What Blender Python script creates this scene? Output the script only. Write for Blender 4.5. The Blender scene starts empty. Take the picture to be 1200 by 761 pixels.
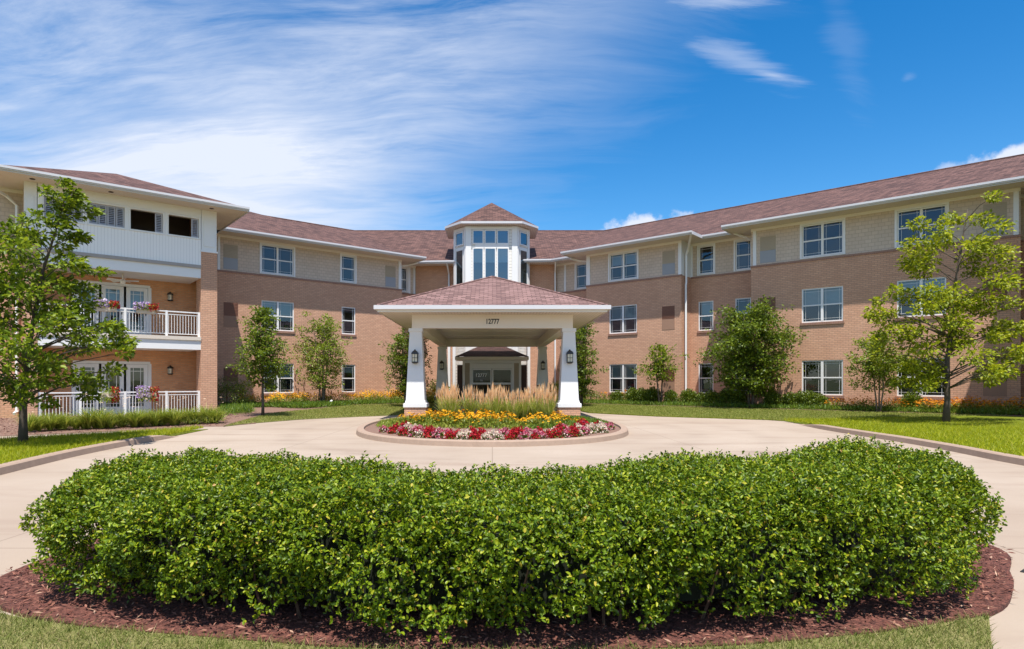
import bpy, bmesh, math, random
import numpy as np
from mathutils import Vector, Matrix
R = math.radians
sc = bpy.context.scene
COL = sc.collection
# ------------------------------------------------------------------ camera, sky, sun, exposure
EYE, FPX, CX, HY = 1.5, 720.0, 577.0, 447.0
cd = bpy.data.cameras.new('camera'); cam = bpy.data.objects.new('camera', cd); COL.objects.link(cam)
cam.location = (0, 0, EYE); cam.rotation_euler = (R(90), 0, 0)
cd.sensor_width = 36; cd.lens = FPX / 1200 * 36
cd.shift_x = (600 - CX) / 1200; cd.shift_y = (HY - 380.5) / 1200
cd.clip_start = .05; cd.clip_end = 8000
sc.camera = cam
LIGHT = Vector((-.03, .40, -1)).normalized()
sd = bpy.data.lights.new('sun', 'SUN'); sun = bpy.data.objects.new('sun', sd); COL.objects.link(sun)
sd.energy = 5.0; sd.angle = R(.53); sd.color = (1, .95, .87)
sun.rotation_euler = LIGHT.to_track_quat('-Z', 'Y').to_euler(); sun.location = (0, -20, 40)
sc.view_settings.view_transform = 'Standard'; sc.view_settings.look = 'None'
sc.view_settings.exposure = .55; sc.view_settings.gamma = 1; sc.view_settings.use_curve_mapping = False
sc.cycles.max_bounces = 8; sc.cycles.transparent_max_bounces = 12
sc.cycles.use_denoising = True

class NT:
    """small helper for node trees"""
    def __init__(s, tree): s.t = tree
    def n(s, typ, **kw):
        nd = s.t.nodes.new(typ)
        for k, v in kw.items(): setattr(nd, k, v)
        return nd
    def l(s, a, b): s.t.links.new(a, b)
    def put(s, sock, v):
        if isinstance(v, bpy.types.NodeSocket): s.l(v, sock)
        else: sock.default_value = v
    def m(s, op, a, b=0.0, c=0.0, clamp=False):
        nd = s.n('ShaderNodeMath', operation=op, use_clamp=clamp)
        s.put(nd.inputs[0], a); s.put(nd.inputs[1], b); s.put(nd.inputs[2], c)
        return nd.outputs[0]
    def ss(s, x, lo, hi):
        nd = s.n('ShaderNodeMapRange', interpolation_type='SMOOTHSTEP')
        s.put(nd.inputs[0], x); nd.inputs[1].default_value = lo; nd.inputs[2].default_value = hi
        return nd.outputs[0]
    def mix(s, f, a, b, mode='MIX'):
        nd = s.n('ShaderNodeMix', data_type='RGBA', blend_type=mode)
        s.put(nd.inputs[0], f); s.put(nd.inputs[6], a); s.put(nd.inputs[7], b)
        return nd.outputs[2]
    def noise(s, vec, scale, detail=3, rough=.5, dist=0):
        nd = s.n('ShaderNodeTexNoise'); s.put(nd.inputs['Vector'], vec)
        nd.inputs['Scale'].default_value = scale; nd.inputs['Detail'].default_value = detail
        nd.inputs['Roughness'].default_value = rough; nd.inputs['Distortion'].default_value = dist
        return nd.outputs[0]
    def mapping(s, vec, rot=(0, 0, 0), scale=(1, 1, 1), loc=(0, 0, 0)):
        nd = s.n('ShaderNodeMapping'); s.put(nd.inputs[0], vec)
        nd.inputs[1].default_value = loc; nd.inputs[2].default_value = rot; nd.inputs[3].default_value = scale
        return nd.outputs[0]

world = bpy.data.worlds.new('World'); sc.world = world; world.use_nodes = True
W = NT(world.node_tree); W.t.nodes.clear()
sky = W.n('ShaderNodeTexSky', sky_type='NISHITA'); sky.sun_disc = False
sky.sun_elevation = math.asin(-LIGHT.z); sky.sun_rotation = R(180)
sky.air_density = 1.0; sky.dust_density = .3; sky.ozone_density = 2.0
hs = W.n('ShaderNodeHueSaturation'); W.l(sky.outputs[0], hs.inputs['Color'])
hs.inputs['Saturation'].default_value = 1.45; hs.inputs['Value'].default_value = 1.2
tc = W.n('ShaderNodeTexCoord'); D = tc.outputs['Generated']
sp = W.n('ShaderNodeSeparateXYZ'); W.l(D, sp.inputs[0]); dx, dy, dz = sp.outputs
# flat cloud-deck coordinates: direction over (height + a little), so streaks foreshorten to the horizon
den = W.m('ADD', W.m('MAXIMUM', dz, 0.0), .22)
cb = W.n('ShaderNodeCombineXYZ'); W.l(W.m('DIVIDE', dx, den), cb.inputs[0]); W.l(W.m('DIVIDE', dy, den), cb.inputs[1])
P = cb.outputs[0]
warp = W.n('ShaderNodeTexNoise'); W.l(P, warp.inputs['Vector']); warp.inputs['Scale'].default_value = 1.1; warp.inputs['Detail'].default_value = 3
wv = W.n('ShaderNodeVectorMath', operation='MULTIPLY_ADD'); W.l(warp.outputs['Color'], wv.inputs[0]); wv.inputs[1].default_value = (.3, .3, 0); W.l(P, wv.inputs[2])
P2 = wv.outputs[0]
streak = W.noise(W.mapping(P2, (0, 0, R(58)), (.5, 2.2, 1)), 2.5, 10, .66, .5)
soft = W.noise(W.mapping(P2, (0, 0, R(40)), (.8, 1.3, 1)), 1.15, 5, .55)
fine = W.noise(W.mapping(P2, (0, 0, R(64)), (.5, 3.2, 1)), 5.5, 8, .65)
xi = W.m('DIVIDE', dx, W.m('MAXIMUM', dy, .05)); zi = W.m('DIVIDE', dz, W.m('MAXIMUM', dy, .05))
edge = W.m('SUBTRACT', xi, W.m('MULTIPLY', W.m('SUBTRACT', zi, .30), 1.0))
mask = W.ss(W.m('ADD', edge, W.m('MULTIPLY', W.m('SUBTRACT', streak, .5), .7)), .20, -.26)
mask = W.m('MULTIPLY', mask, W.ss(dz, 0.0, .06))
mask = W.m('MAXIMUM', mask, W.m('MULTIPLY', W.ss(dy, .1, -.3), .55))
core = W.m('MULTIPLY', W.ss(W.m('ABSOLUTE', W.m('ADD', W.m('ADD', xi, .40), W.m('MULTIPLY', W.m('SUBTRACT', zi, .35), -.9))), .5, .0), W.ss(zi, .68, .40))
dens = W.m('ADD', W.m('MULTIPLY', W.ss(streak, .34, .74), .55), W.m('MULTIPLY', W.ss(soft, .34, .70), .42))
dens = W.m('ADD', dens, W.m('MULTIPLY', W.m('SUBTRACT', fine, .5), .75))
dens = W.m('ADD', dens, W.m('MULTIPLY', core, .30))
dens = W.m('ADD', dens, W.m('MULTIPLY', W.m('MULTIPLY', W.ss(zi, .60, .28), W.ss(xi, .05, -.40)), .34))
cl = W.m('MULTIPLY', W.m('MULTIPLY', dens, mask), .84, clamp=True)
# thin wisp upper right, and small puffs low over the roofs
def blob(px, py, rx, ry, rot=0.0):
    ax = (px - CX) / FPX; az = (HY - py) / FPX
    ux_ = W.m('SUBTRACT', xi, ax); uz = W.m('SUBTRACT', zi, az)
    c, s = math.cos(rot), math.sin(rot)
    a = W.m('ADD', W.m('MULTIPLY', ux_, c / rx), W.m('MULTIPLY', uz, s / rx))
    b = W.m('ADD', W.m('MULTIPLY', ux_, -s / ry), W.m('MULTIPLY', uz, c / ry))
    return W.m('SQRT', W.m('ADD', W.m('MULTIPLY', a, a), W.m('MULTIPLY', b, b)))
front = W.ss(dy, .1, .3)
puffn = W.noise(D, 26, 6, .6)
for (px, py, rx, ry, rot, amt, k) in [(757, 272, .085, .032, .1, 1.0, 1.0), (1175, 193, .085, .030, .25, 1.0, 1.0), (1110, 205, .05, .02, .25, .5, 1.0)]:
    d_ = W.m('ADD', blob(px, py, rx, ry, rot), W.m('MULTIPLY', W.m('SUBTRACT', puffn, .5), 1.9 * k))
    cl = W.m('MAXIMUM', cl, W.m('MULTIPLY', W.m('MULTIPLY', W.ss(d_, 1.05, .55), amt), front))
for (px, py, rx, ry, rot, amt) in [(862, 68, .11, .022, -.38, .34), (905, 88, .06, .010, -.2, .50), (990, 50, .03, .10, .25, .08), (845, -2, .11, .024, 0, .5), (1063, 92, .016, .008, .5, .12), (668, 168, .07, .012, 0, .10)]:
    d_ = W.m('ADD', blob(px, py, rx, ry, rot), W.m('MULTIPLY', W.m('SUBTRACT', fine, .5), 3.2))
    cl = W.m('MAXIMUM', cl, W.m('MULTIPLY', W.m('MULTIPLY', W.ss(d_, 1.35, -.1), amt), front))
skycol = W.mix(cl, hs.outputs[0], (5.3, 5.75, 6.7, 1))
bg = W.n('ShaderNodeBackground'); W.l(skycol, bg.inputs[0]); bg.inputs[1].default_value = .105
wo = W.n('ShaderNodeOutputWorld'); W.l(bg.outputs[0], wo.inputs[0])

# ------------------------------------------------------------------ materials
def new_mat(name):
    m = bpy.data.materials.new(name); m.use_nodes = True
    t = NT(m.node_tree); b = t.t.nodes['Principled BSDF']
    return m, t, b
def c4(c): return (c[0], c[1], c[2], 1)
def plain(name, col, rough=.6, var=.08, scale=3.0, metal=0.0, spec=.5):
    m, t, b = new_mat(name); o = t.n('ShaderNodeTexCoord').outputs['Object']
    n = t.noise(o, scale, 4, .6)
    dark = tuple(x * (1 - var) for x in col); lite = tuple(min(1, x * (1 + var)) for x in col)
    t.l(t.mix(n, c4(dark), c4(lite)), b.inputs['Base Color'])
    b.inputs['Roughness'].default_value = rough; b.inputs['Metallic'].default_value = metal
    b.inputs['Specular IOR Level'].default_value = spec
    return m
def bricky(name, c1, c2, mortar, w, h, ms, rough=.85, off=.5, bump=.3, big=.18, bias=0.0, spec=.3):
    m, t, b = new_mat(name); uv = t.n('ShaderNodeUVMap').outputs[0]
    br = t.n('ShaderNodeTexBrick'); t.l(uv, br.inputs['Vector']); br.offset = off
    br.inputs['Color1'].default_value = c4(c1); br.inputs['Color2'].default_value = c4(c2); br.inputs['Mortar'].default_value = c4(mortar)
    br.inputs['Scale'].default_value = 1; br.inputs['Mortar Size'].default_value = ms; br.inputs['Brick Width'].default_value = w
    br.inputs['Row Height'].default_value = h; br.inputs['Bias'].default_value = bias; br.inputs['Mortar Smooth'].default_value = .2
    n = t.noise(t.mapping(uv, scale=(1.6, .35, 1)), .6, 6, .62); n2 = t.noise(uv, 7, 3, .6)
    f = t.m('ADD', t.m('MULTIPLY', n, big * 2), t.m('ADD', t.m('MULTIPLY', n2, big * .8), 1 - big * 1.4))
    mu = t.n('ShaderNodeVectorMath', operation='SCALE'); t.l(br.outputs[0], mu.inputs[0]); t.l(f, mu.inputs['Scale'])
    t.l(mu.outputs[0], b.inputs['Base Color'])
    bp = t.n('ShaderNodeBump'); bp.inputs['Strength'].default_value = bump; bp.inputs['Distance'].default_value = .01
    t.l(t.m('SUBTRACT', 1.0, br.outputs[1]), bp.inputs['Height']); t.l(bp.outputs[0], b.inputs['Normal'])
    b.inputs['Roughness'].default_value = rough; b.inputs['Specular IOR Level'].default_value = spec
    return m
def leafy(name, cols, rough=.42, trans=.3, spec=.5):
    """cols: ramp of (pos, colour) picked at random for every leaf"""
    m, t, b = new_mat(name)
    g = t.n('ShaderNodeNewGeometry'); cr = t.n('ShaderNodeValToRGB'); t.l(g.outputs['Random Per Island'], cr.inputs[0])
    el = cr.color_ramp.elements
    while len(el) < len(cols): el.new(.5)
    for e, (p, c) in zip(el, cols): e.position = p; e.color = c4(c)
    t.l(cr.outputs[0], b.inputs['Base Color']); b.inputs['Roughness'].default_value = rough; b.inputs['Specular IOR Level'].default_value = spec
    tr = t.n('ShaderNodeBsdfTranslucent'); hsn = t.n('ShaderNodeHueSaturation'); t.l(cr.outputs[0], hsn.inputs['Color'])
    hsn.inputs['Value'].default_value = 1.5; hsn.inputs['Hue'].default_value = .49
    t.l(hsn.outputs[0], tr.inputs[0])
    mx = t.n('ShaderNodeMixShader'); mx.inputs[0].default_value = trans
    t.l(b.outputs[0], mx.inputs[1]); t.l(tr.outputs[0], mx.inputs[2]); t.l(mx.outputs[0], t.t.nodes['Material Output'].inputs[0])
    return m
M = {}
M['brick'] = bricky('brick', (.63, .365, .24), (.54, .30, .195), (.40, .245, .17), .23, .085, .011, bump=.6, big=.11)
M['brick_bounce'] = bricky('brick_porch_bounce', (.68, .335, .165), (.56, .26, .125), (.52, .32, .20), .23, .085, .012, bump=.5)  # brick turned more orange to paint in light bounced within the loggia
M['brick_dark'] = bricky('brick_ledge', (.33, .17, .12), (.27, .14, .10), (.32, .22, .17), .075, .21, .010)
M['shake'] = bricky('shake_siding', (.60, .49, .395), (.55, .445, .355), (.45, .36, .29), .26, .17, .012, big=.1)
M['shingle_sunlit'] = bricky('canopy_shingle_lit', (.27, .16, .145), (.13, .073, .066), (.08, .045, .042), .34, .15, .016, bump=.6, big=.18)  # canopy copy of the roof shingle, paled to paint in sun angle and gloss
M['shingle'] = bricky('roof_shingle', (.165, .086, .071), (.06, .030, .026), (.038, .02, .018), .36, .17, .014, bump=.6, big=.26)
M['shingle_shaded'] = bricky('shaded_shingle', (.075, .035, .03), (.04, .02, .018), (.03, .015, .013), .30, .14, .012, bump=.5)  # vestibule roof shingle, darkened to paint in the shade under the canopy
M['lap'] = bricky('lap_siding', (.80, .78, .74), (.78, .76, .72), (.42, .41, .40), 8, .20, .014, big=.03)
M['bead'] = bricky('bead_board', (.87, .865, .86), (.86, .855, .85), (.62, .62, .63), .12, 9, .006, off=0, big=.02)
M['white'] = plain('white_paint', (.76, .755, .75), .45, .03, 2)
M['cream'] = plain('cream_trim', (.79, .73, .665), .6, .03, 2)
M['soffit'] = bricky('soffit_vinyl', (.68, .60, .53), (.68, .60, .53), (.45, .395, .35), .12, 20, .008, off=0, big=.02, bump=.1)
M['gutter'] = plain('gutter_metal', (.58, .575, .60), .35, .03, 2)
M['tan'] = plain('tan_panel', (.40, .33, .24), .6, .04)
M['grey'] = plain('grey_panel', (.30, .31, .33), .5, .04)
M['rust'] = plain('brown_louvre', (.20, .085, .05), .6, .06)
M['umber'] = plain('brown_panel', (.33, .19, .125), .7, .06)
M['stonecap'] = plain('cast_stone', (.62, .55, .47), .8, .08, 6)
M['grime'] = plain('drip_edge', (.36, .33, .31), .8, .15, 5)
M['dark'] = plain('dark_metal', (.025, .023, .022), .4, .1)
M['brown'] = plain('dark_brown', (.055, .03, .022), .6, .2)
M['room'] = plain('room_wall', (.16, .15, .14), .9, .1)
M['blind'] = bricky('window_blind', (.60, .66, .68), (.60, .66, .68), (.38, .43, .46), 20, .06, .006, off=0, big=.02)
M['lampglass'] = plain('lantern_glass', (.75, .68, .52), .25, .1)
M['bark'] = plain('bark', (.085, .065, .05), .9, .35, 14)
M['bark_pale'] = plain('pale_bark', (.17, .13, .10), .9, .3, 14)
M['soil'] = plain('bed_soil', (.19, .11, .08), .95, .3, 9)
M['letters'] = plain('black_letters', (.02, .02, .022), .5, .05)
M['wletters'] = plain('white_letters', (.85, .85, .85), .5, .02)
M['skin'] = plain('skin', (.48, .28, .19), .55, .05)
M['hair'] = plain('black_hair', (.012, .01, .01), .45, .1)
M['shirt'] = plain('pale_shirt', (.5, .5, .55), .8, .05)
M['trouser'] = plain('dark_trousers', (.04, .045, .06), .85, .1)
M['bench'] = plain('weathered_grey_wood', (.30, .28, .27), .8, .15, 8)
M['planter'] = plain('planter_box', (.62, .52, .40), .7, .08)
M['fan'] = plain('fan_white', (.72, .68, .60), .5, .03)
M['tan_kerb'] = plain('kerb_concrete', (.33, .235, .175), .9, .2, 7)

def glass_mat(name, k, base, tint=(.80, .91, 1, 1)):
    m, t, b = new_mat(name); t.t.nodes.remove(b)
    o = t.n('ShaderNodeTexCoord').outputs['Object']
    fr = t.n('ShaderNodeFresnel'); fr.inputs[0].default_value = 1.5
    bp = t.n('ShaderNodeBump'); bp.inputs['Strength'].default_value = .05; bp.inputs['Distance'].default_value = .05
    t.l(t.noise(o, 1.3, 2), bp.inputs['Height'])
    f = t.m('ADD', t.m('MULTIPLY', fr.outputs[0], k), base, clamp=True)
    gl = t.n('ShaderNodeBsdfGlossy'); gl.inputs['Roughness'].default_value = .015; gl.inputs[0].default_value = tint
    t.l(bp.outputs[0], gl.inputs['Normal'])
    tr = t.n('ShaderNodeBsdfTransparent'); tr.inputs[0].default_value = (.62, .70, .74, 1)
    mx = t.n('ShaderNodeMixShader'); t.l(f, mx.inputs[0]); t.l(tr.outputs[0], mx.inputs[1]); t.l(gl.outputs[0], mx.inputs[2])
    t.l(mx.outputs[0], t.t.nodes['Material Output'].inputs[0])
    return m
M['glass'] = glass_mat('window_glass', 1.2, .035)
M['tower_glass'] = glass_mat('tower_glass', 1.2, .15, (.62, .86, 1, 1))
M['door_glass'] = glass_mat('door_glass', .7, .0)
M['screen'] = plain('insect_screen', (.055, .06, .07), .8, .1)
def concrete():
    m, t, b = new_mat('drive_concrete'); o = t.n('ShaderNodeTexCoord').outputs['Object']
    n1 = t.noise(o, .22, 5, .6); n2 = t.noise(t.mapping(o, (0, 0, R(12)), (.35, 1.5, 1)), .7, 6, .65, .5); n3 = t.noise(o, 45, 3, .6)
    col = t.mix(t.ss(n1, .3, .7), (.335, .262, .203, 1), (.405, .33, .265, 1))
    col = t.mix(t.m('MULTIPLY', t.ss(n2, .48, .72), .6), col, (.27, .195, .15, 1))
    n4 = t.noise(o, 1.6, 4, .6); col = t.mix(t.m('MULTIPLY', t.ss(n4, .66, .74), .35), col, (.20, .15, .12, 1))
    col = t.mix(t.m('MULTIPLY', n3, .22), col, (.25, .20, .16, 1))
    s = t.n('ShaderNodeSeparateXYZ'); t.l(o, s.inputs[0])
    ex = t.m('DIVIDE', s.outputs[0], 5.6); ey = t.m('DIVIDE', t.m('SUBTRACT', s.outputs[1], 19.3), 7.0)
    rr = t.m('SQRT', t.m('ADD', t.m('MULTIPLY', ex, ex), t.m('MULTIPLY', ey, ey)))
    trk = t.m('ADD', t.ss(t.m('ABSOLUTE', t.m('SUBTRACT', rr, 1.06)), .10, .0), t.ss(t.m('ABSOLUTE', t.m('SUBTRACT', rr, 1.36)), .10, .0))
    col = t.mix(t.m('MULTIPLY', t.m('MULTIPLY', trk, t.ss(n2, .35, .7)), .38), col, (.21, .155, .12, 1))
    def joint(c, off, step, hw):
        q = t.m('ABSOLUTE', t.m('SUBTRACT', t.m('MODULO', t.m('ADD', c, off + step * 40), step), step / 2))
        return t.m('GREATER_THAN', hw, q)
    j = t.m('MAXIMUM', joint(s.outputs[0], 2.3, 4.6, .010), joint(s.outputs[1], 1.4, 4.6, .010))
    col = t.mix(t.m('MULTIPLY', j, .65), col, (.20, .15, .115, 1))
    cr = t.noise(o, .8, 8, .7, 1.5)
    crack = t.m('MULTIPLY', t.m('LESS_THAN', t.m('ABSOLUTE', t.m('SUBTRACT', cr, .5)), .0022), t.ss(n1, .52, .62))
    col = t.mix(t.m('MULTIPLY', crack, .5), col, (.22, .165, .125, 1))
    t.l(col, b.inputs['Base Color']); b.inputs['Roughness'].default_value = .9; b.inputs['Specular IOR Level'].default_value = .2
    bp = t.n('ShaderNodeBump'); bp.inputs['Strength'].default_value = .15; bp.inputs['Distance'].default_value = .004
    t.l(n3, bp.inputs['Height']); t.l(bp.outputs[0], b.inputs['Normal'])
    return m
M['concrete'] = concrete()
def turf(name, a, bcol, dry):
    m, t, b = new_mat(name); o = t.n('ShaderNodeTexCoord').outputs['Object']
    n1 = t.noise(o, .6, 4, .6); n2 = t.noise(o, 14, 4, .7)
    col = t.mix(t.ss(n2, .3, .7), c4(a), c4(bcol)); col = t.mix(t.m('MULTIPLY', t.ss(n1, .45, .75), .6), col, c4(dry))
    t.l(col, b.inputs['Base Color']); b.inputs['Roughness'].default_value = .95; b.inputs['Specular IOR Level'].default_value = .1
    return m
M['turf'] = turf('turf', (.10, .13, .010), (.15, .18, .018), (.17, .17, .03))
M['turf_dry'] = turf('turf_dry', (.12, .14, .04), (.22, .20, .08), (.30, .25, .12))
def mulch_mat():
    m, t, b = new_mat('mulch'); o = t.n('ShaderNodeTexCoord').outputs['Object']
    n = t.noise(o, 30, 5, .7, 1.0); n2 = t.noise(o, 90, 4, .7)
    col = t.mix(t.ss(n, .35, .65), (.06, .018, .013, 1), (.22, .078, .055, 1)); col = t.mix(t.m('MULTIPLY', t.ss(n2, .62, .75), .6), col, (.36, .21, .15, 1))
    t.l(col, b.inputs['Base Color']); b.inputs['Roughness'].default_value = .95
    bp = t.n('ShaderNodeBump'); bp.inputs['Strength'].default_value = .9; bp.inputs['Distance'].default_value = .03
    t.l(n, bp.inputs['Height']); t.l(bp.outputs[0], b.inputs['Normal'])
    return m
M['mulch'] = mulch_mat()
M['chip'] = leafy('mulch_chip', [(0, (.05, .016, .012)), (.45, (.15, .05, .035)), (.85, (.26, .11, .075)), (1, (.42, .27, .19))], .9, 0)
M['hedge_leaf'] = leafy('hedge_leaf', [(0, (.03, .06, .003)), (.25, (.07, .125, .004)), (.58, (.135, .21, .006)), (.86, (.235, .30, .010)), (.96, (.36, .38, .02)), (.985, (.42, .36, .03)), (1, (.36, .20, .05))], .40, .24, .30)
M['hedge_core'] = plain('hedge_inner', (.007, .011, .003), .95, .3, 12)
M['twig'] = plain('twig', (.10, .055, .035), .9, .2, 20)
M['oak'] = leafy('oak_leaf', [(0, (.055, .095, .006)), (.5, (.13, .195, .010)), (1, (.26, .32, .016))], .45, .34, .3)
M['oak_lime'] = leafy('lime_leaf', [(0, (.11, .15, .008)), (.5, (.23, .28, .012)), (1, (.40, .42, .02))], .45, .38, .3)
M['deep'] = leafy('deep_leaf', [(0, (.05, .085, .008)), (.5, (.11, .165, .012)), (1, (.21, .27, .02))], .42, .32, .35)
M['lightleaf'] = leafy('light_leaf', [(0, (.09, .14, .012)), (.5, (.18, .25, .022)), (1, (.30, .36, .035))], .42, .34)
M['shrub'] = leafy('shrub_leaf', [(0, (.05, .085, .006)), (.5, (.11, .165, .012)), (1, (.21, .26, .02))], .4, .25)
M['lily'] = leafy('strap_leaf', [(0, (.11, .16, .015)), (.6, (.23, .29, .028)), (1, (.40, .41, .07))], .45, .3)
M['ground_leaf'] = leafy('groundcover_leaf', [(0, (.06, .12, .012)), (.6, (.13, .22, .018)), (1, (.22, .31, .025))], .45, .3)
M['blade'] = leafy('grass_blade', [(0, (.16, .205, .006)), (.5, (.28, .325, .008)), (.93, (.43, .44, .016)), (1, (.48, .42, .08))], .5, .4, .25)
M['blade_dry'] = leafy('dry_grass_blade', [(0, (.085, .12, .02)), (.45, (.15, .18, .035)), (.8, (.26, .25, .085)), (1, (.38, .31, .16))], .6, .3, .2)
M['blade_mid'] = leafy('mown_grass_blade', [(0, (.12, .16, .025)), (.5, (.21, .24, .045)), (1, (.36, .33, .11))], .6, .3, .2)
M['plume'] = leafy('grass_plume', [(0, (.58, .39, .20)), (.5, (.76, .56, .33)), (1, (.86, .70, .46))], .8, .45, .2)
M['reed'] = leafy('reed_leaf', [(0, (.15, .22, .02)), (.6, (.30, .37, .045)), (1, (.48, .45, .14))], .5, .35)
M['red'] = leafy('red_bloom', [(0, (.22, .005, .010)), (.5, (.42, .010, .018)), (1, (.55, .03, .04))], .6, .25, .2)
M['pink'] = leafy('pink_bloom', [(0, (.34, .03, .07)), (.45, (.50, .09, .16)), (.75, (.62, .30, .34)), (1, (.72, .58, .54))], .6, .25, .2)
M['cream_bloom'] = leafy('cream_bloom', [(0, (.48, .36, .27)), (.5, (.70, .60, .48)), (.85, (.80, .74, .64)), (1, (.55, .10, .14))], .6, .25, .2)
M['yellow'] = leafy('yellow_bloom', [(0, (.62, .27, .008)), (.6, (.78, .42, .012)), (1, (.82, .55, .03))], .6, .25, .2)
M['orange'] = leafy('orange_bloom', [(0, (.55, .17, .008)), (.6, (.74, .30, .012)), (1, (.80, .45, .03))], .6, .25, .2)
M['peach'] = leafy('peach_bloom', [(0, (.72, .48, .33)), (1, (.80, .66, .50))], .6, .3, .2)
M['purple'] = leafy('purple_bloom', [(0, (.28, .16, .42)), (.5, (.50, .36, .62)), (1, (.78, .72, .80))], .6, .3, .2)

# ------------------------------------------------------------------ mesh helpers
class Frame:
    def __init__(s, o, d):
        l = math.hypot(*d); s.o = o; s.d = (d[0] / l, d[1] / l); s.n = (s.d[1], -s.d[0])
    def pt(s, u, v, z): return Vector((s.o[0] + s.d[0] * u + s.n[0] * v, s.o[1] + s.d[1] * u + s.n[1] * v, z))
    def ux(s, x, v=0.0):
        """distance along the wall of the thing seen at photo column x"""
        t = (x - CX) / FPX; a = s.o[0] + s.n[0] * v; b = s.o[1] + s.n[1] * v
        return (t * b - a) / (s.d[0] - t * s.d[1])
    def zy(s, u, v, y): return EYE + (HY - y) * s.pt(u, v, 0).y / FPX
WORLD = Frame((0, 0), (1, 0))
WORLD.n = (0, 1)
class MB:
    def __init__(s): s.v = []; s.f = []; s.m = []
    def face(s, pts, mat=0):
        b = len(s.v); s.v += [tuple(p) for p in pts]; s.f.append(tuple(range(b, b + len(pts)))); s.m.append(mat)
    def box(s, F, u0, u1, v0, v1, z0, z1, mat=0):
        c = [F.pt(u, v, z) for z in (z0, z1) for v in (v0, v1) for u in (u0, u1)]
        b = len(s.v); s.v += [tuple(p) for p in c]
        flip = (F.d[0] * F.n[1] - F.d[1] * F.n[0]) < 0
        if (u1 < u0) ^ (v1 < v0) ^ (z1 < z0): flip = not flip
        for q in ((0, 2, 3, 1), (4, 5, 7, 6), (0, 1, 5, 4), (2, 6, 7, 3), (0, 4, 6, 2), (1, 3, 7, 5)):
            s.f.append(tuple(b + i for i in (q if not flip else q[::-1]))); s.m.append(mat)
    def wall(s, F, u0, u1, z0, z1, v, holes=(), rev=.1, mat=0):
        us = sorted({u0, u1, *[h[0] for h in holes], *[h[1] for h in holes]}); zs = sorted({z0, z1, *[h[2] for h in holes], *[h[3] for h in holes]})
        us = [u for u in us if u0 <= u <= u1]; zs = [z for z in zs if z0 <= z <= z1]
        for a, b in zip(us, us[1:]):
            for c, d in zip(zs, zs[1:]):
                mu, mz = (a + b) / 2, (c + d) / 2
                if any(h[0] < mu < h[1] and h[2] < mz < h[3] for h in holes): continue
                s.face([F.pt(a, v, c), F.pt(b, v, c), F.pt(b, v, d), F.pt(a, v, d)], mat)
        for a, b, c, d in holes:
            for (p, q) in (((a, c), (a, d)), ((a, d), (b, d)), ((b, d), (b, c)), ((b, c), (a, c))):
                s.face([F.pt(p[0], v, p[1]), F.pt(q[0], v, q[1]), F.pt(q[0], v - rev, q[1]), F.pt(p[0], v - rev, p[1])], mat)
    def tube(s, pts, rad, n=8, mat=0, cap=True):
        pts = [Vector(p) for p in pts]
        if not hasattr(rad, '__len__'): rad = [rad] * len(pts)
        b = len(s.v)
        ref = Vector((0, 0, 1)) if abs((pts[-1] - pts[0]).normalized().z) < .8 else Vector((1, 0, 0))
        for i, p in enumerate(pts):
            t = (pts[min(i + 1, len(pts) - 1)] - pts[max(i - 1, 0)]).normalized()
            a = t.cross(ref).normalized(); c = t.cross(a)
            for k in range(n):
                w = 2 * math.pi * (k + .5) / n
                s.v.append(tuple(p + (a * math.cos(w) + c * math.sin(w)) * rad[i]))
        for i in range(len(pts) - 1):
            for k in range(n):
                s.f.append((b + i * n + k, b + i * n + (k + 1) % n, b + (i + 1) * n + (k + 1) % n, b + (i + 1) * n + k)); s.m.append(mat)
        if cap:
            s.f.append(tuple(b + k for k in range(n - 1, -1, -1))); s.m.append(mat)
            e = b + (len(pts) - 1) * n; s.f.append(tuple(e + k for k in range(n))); s.m.append(mat)
    def lathe(s, c, prof, n=12, mat=0, sq=False):
        """rings of radius r at height z round c; sq makes square rings"""
        b = len(s.v); n = 4 if sq else n
        for r, z in prof:
            for k in range(n):
                w = 2 * math.pi * k / n + (math.pi / 4 if sq else 0); q = r * (math.sqrt(2) if sq else 1)
                s.v.append((c[0] + q * math.cos(w), c[1] + q * math.sin(w), c[2] + z))
        for i in range(len(prof) - 1):
            for k in range(n):
                s.f.append((b + i * n + k, b + i * n + (k + 1) % n, b + (i + 1) * n + (k + 1) % n, b + (i + 1) * n + k)); s.m.append(mat)
        s.f.append(tuple(b + k for k in range(n - 1, -1, -1))); s.m.append(mat)
        e = b + (len(prof) - 1) * n; s.f.append(tuple(e + k for k in range(n))); s.m.append(mat)
    def poly(s, pts, skirt=None, mat=0):
        """flat-ish outline, triangulated; skirt = bottom height of side faces"""
        bm = bmesh.new(); vs = [bm.verts.new(p) for p in pts]; f = bm.faces.new(vs); f.normal_update()
        if f.normal.z < 0: f.normal_flip()
        bmesh.ops.triangulate(bm, faces=bm.faces[:]); bm.verts.index_update()
        b = len(s.v); s.v += [tuple(v.co) for v in bm.verts]
        for f in bm.faces: s.f.append(tuple(b + v.index for v in f.verts)); s.m.append(mat)
        bm.free()
        if skirt is not None:
            for p, q in zip(pts, pts[1:] + pts[:1]):
                s.face([p, q, (q[0], q[1], skirt), (p[0], p[1], skirt)], mat)
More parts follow.
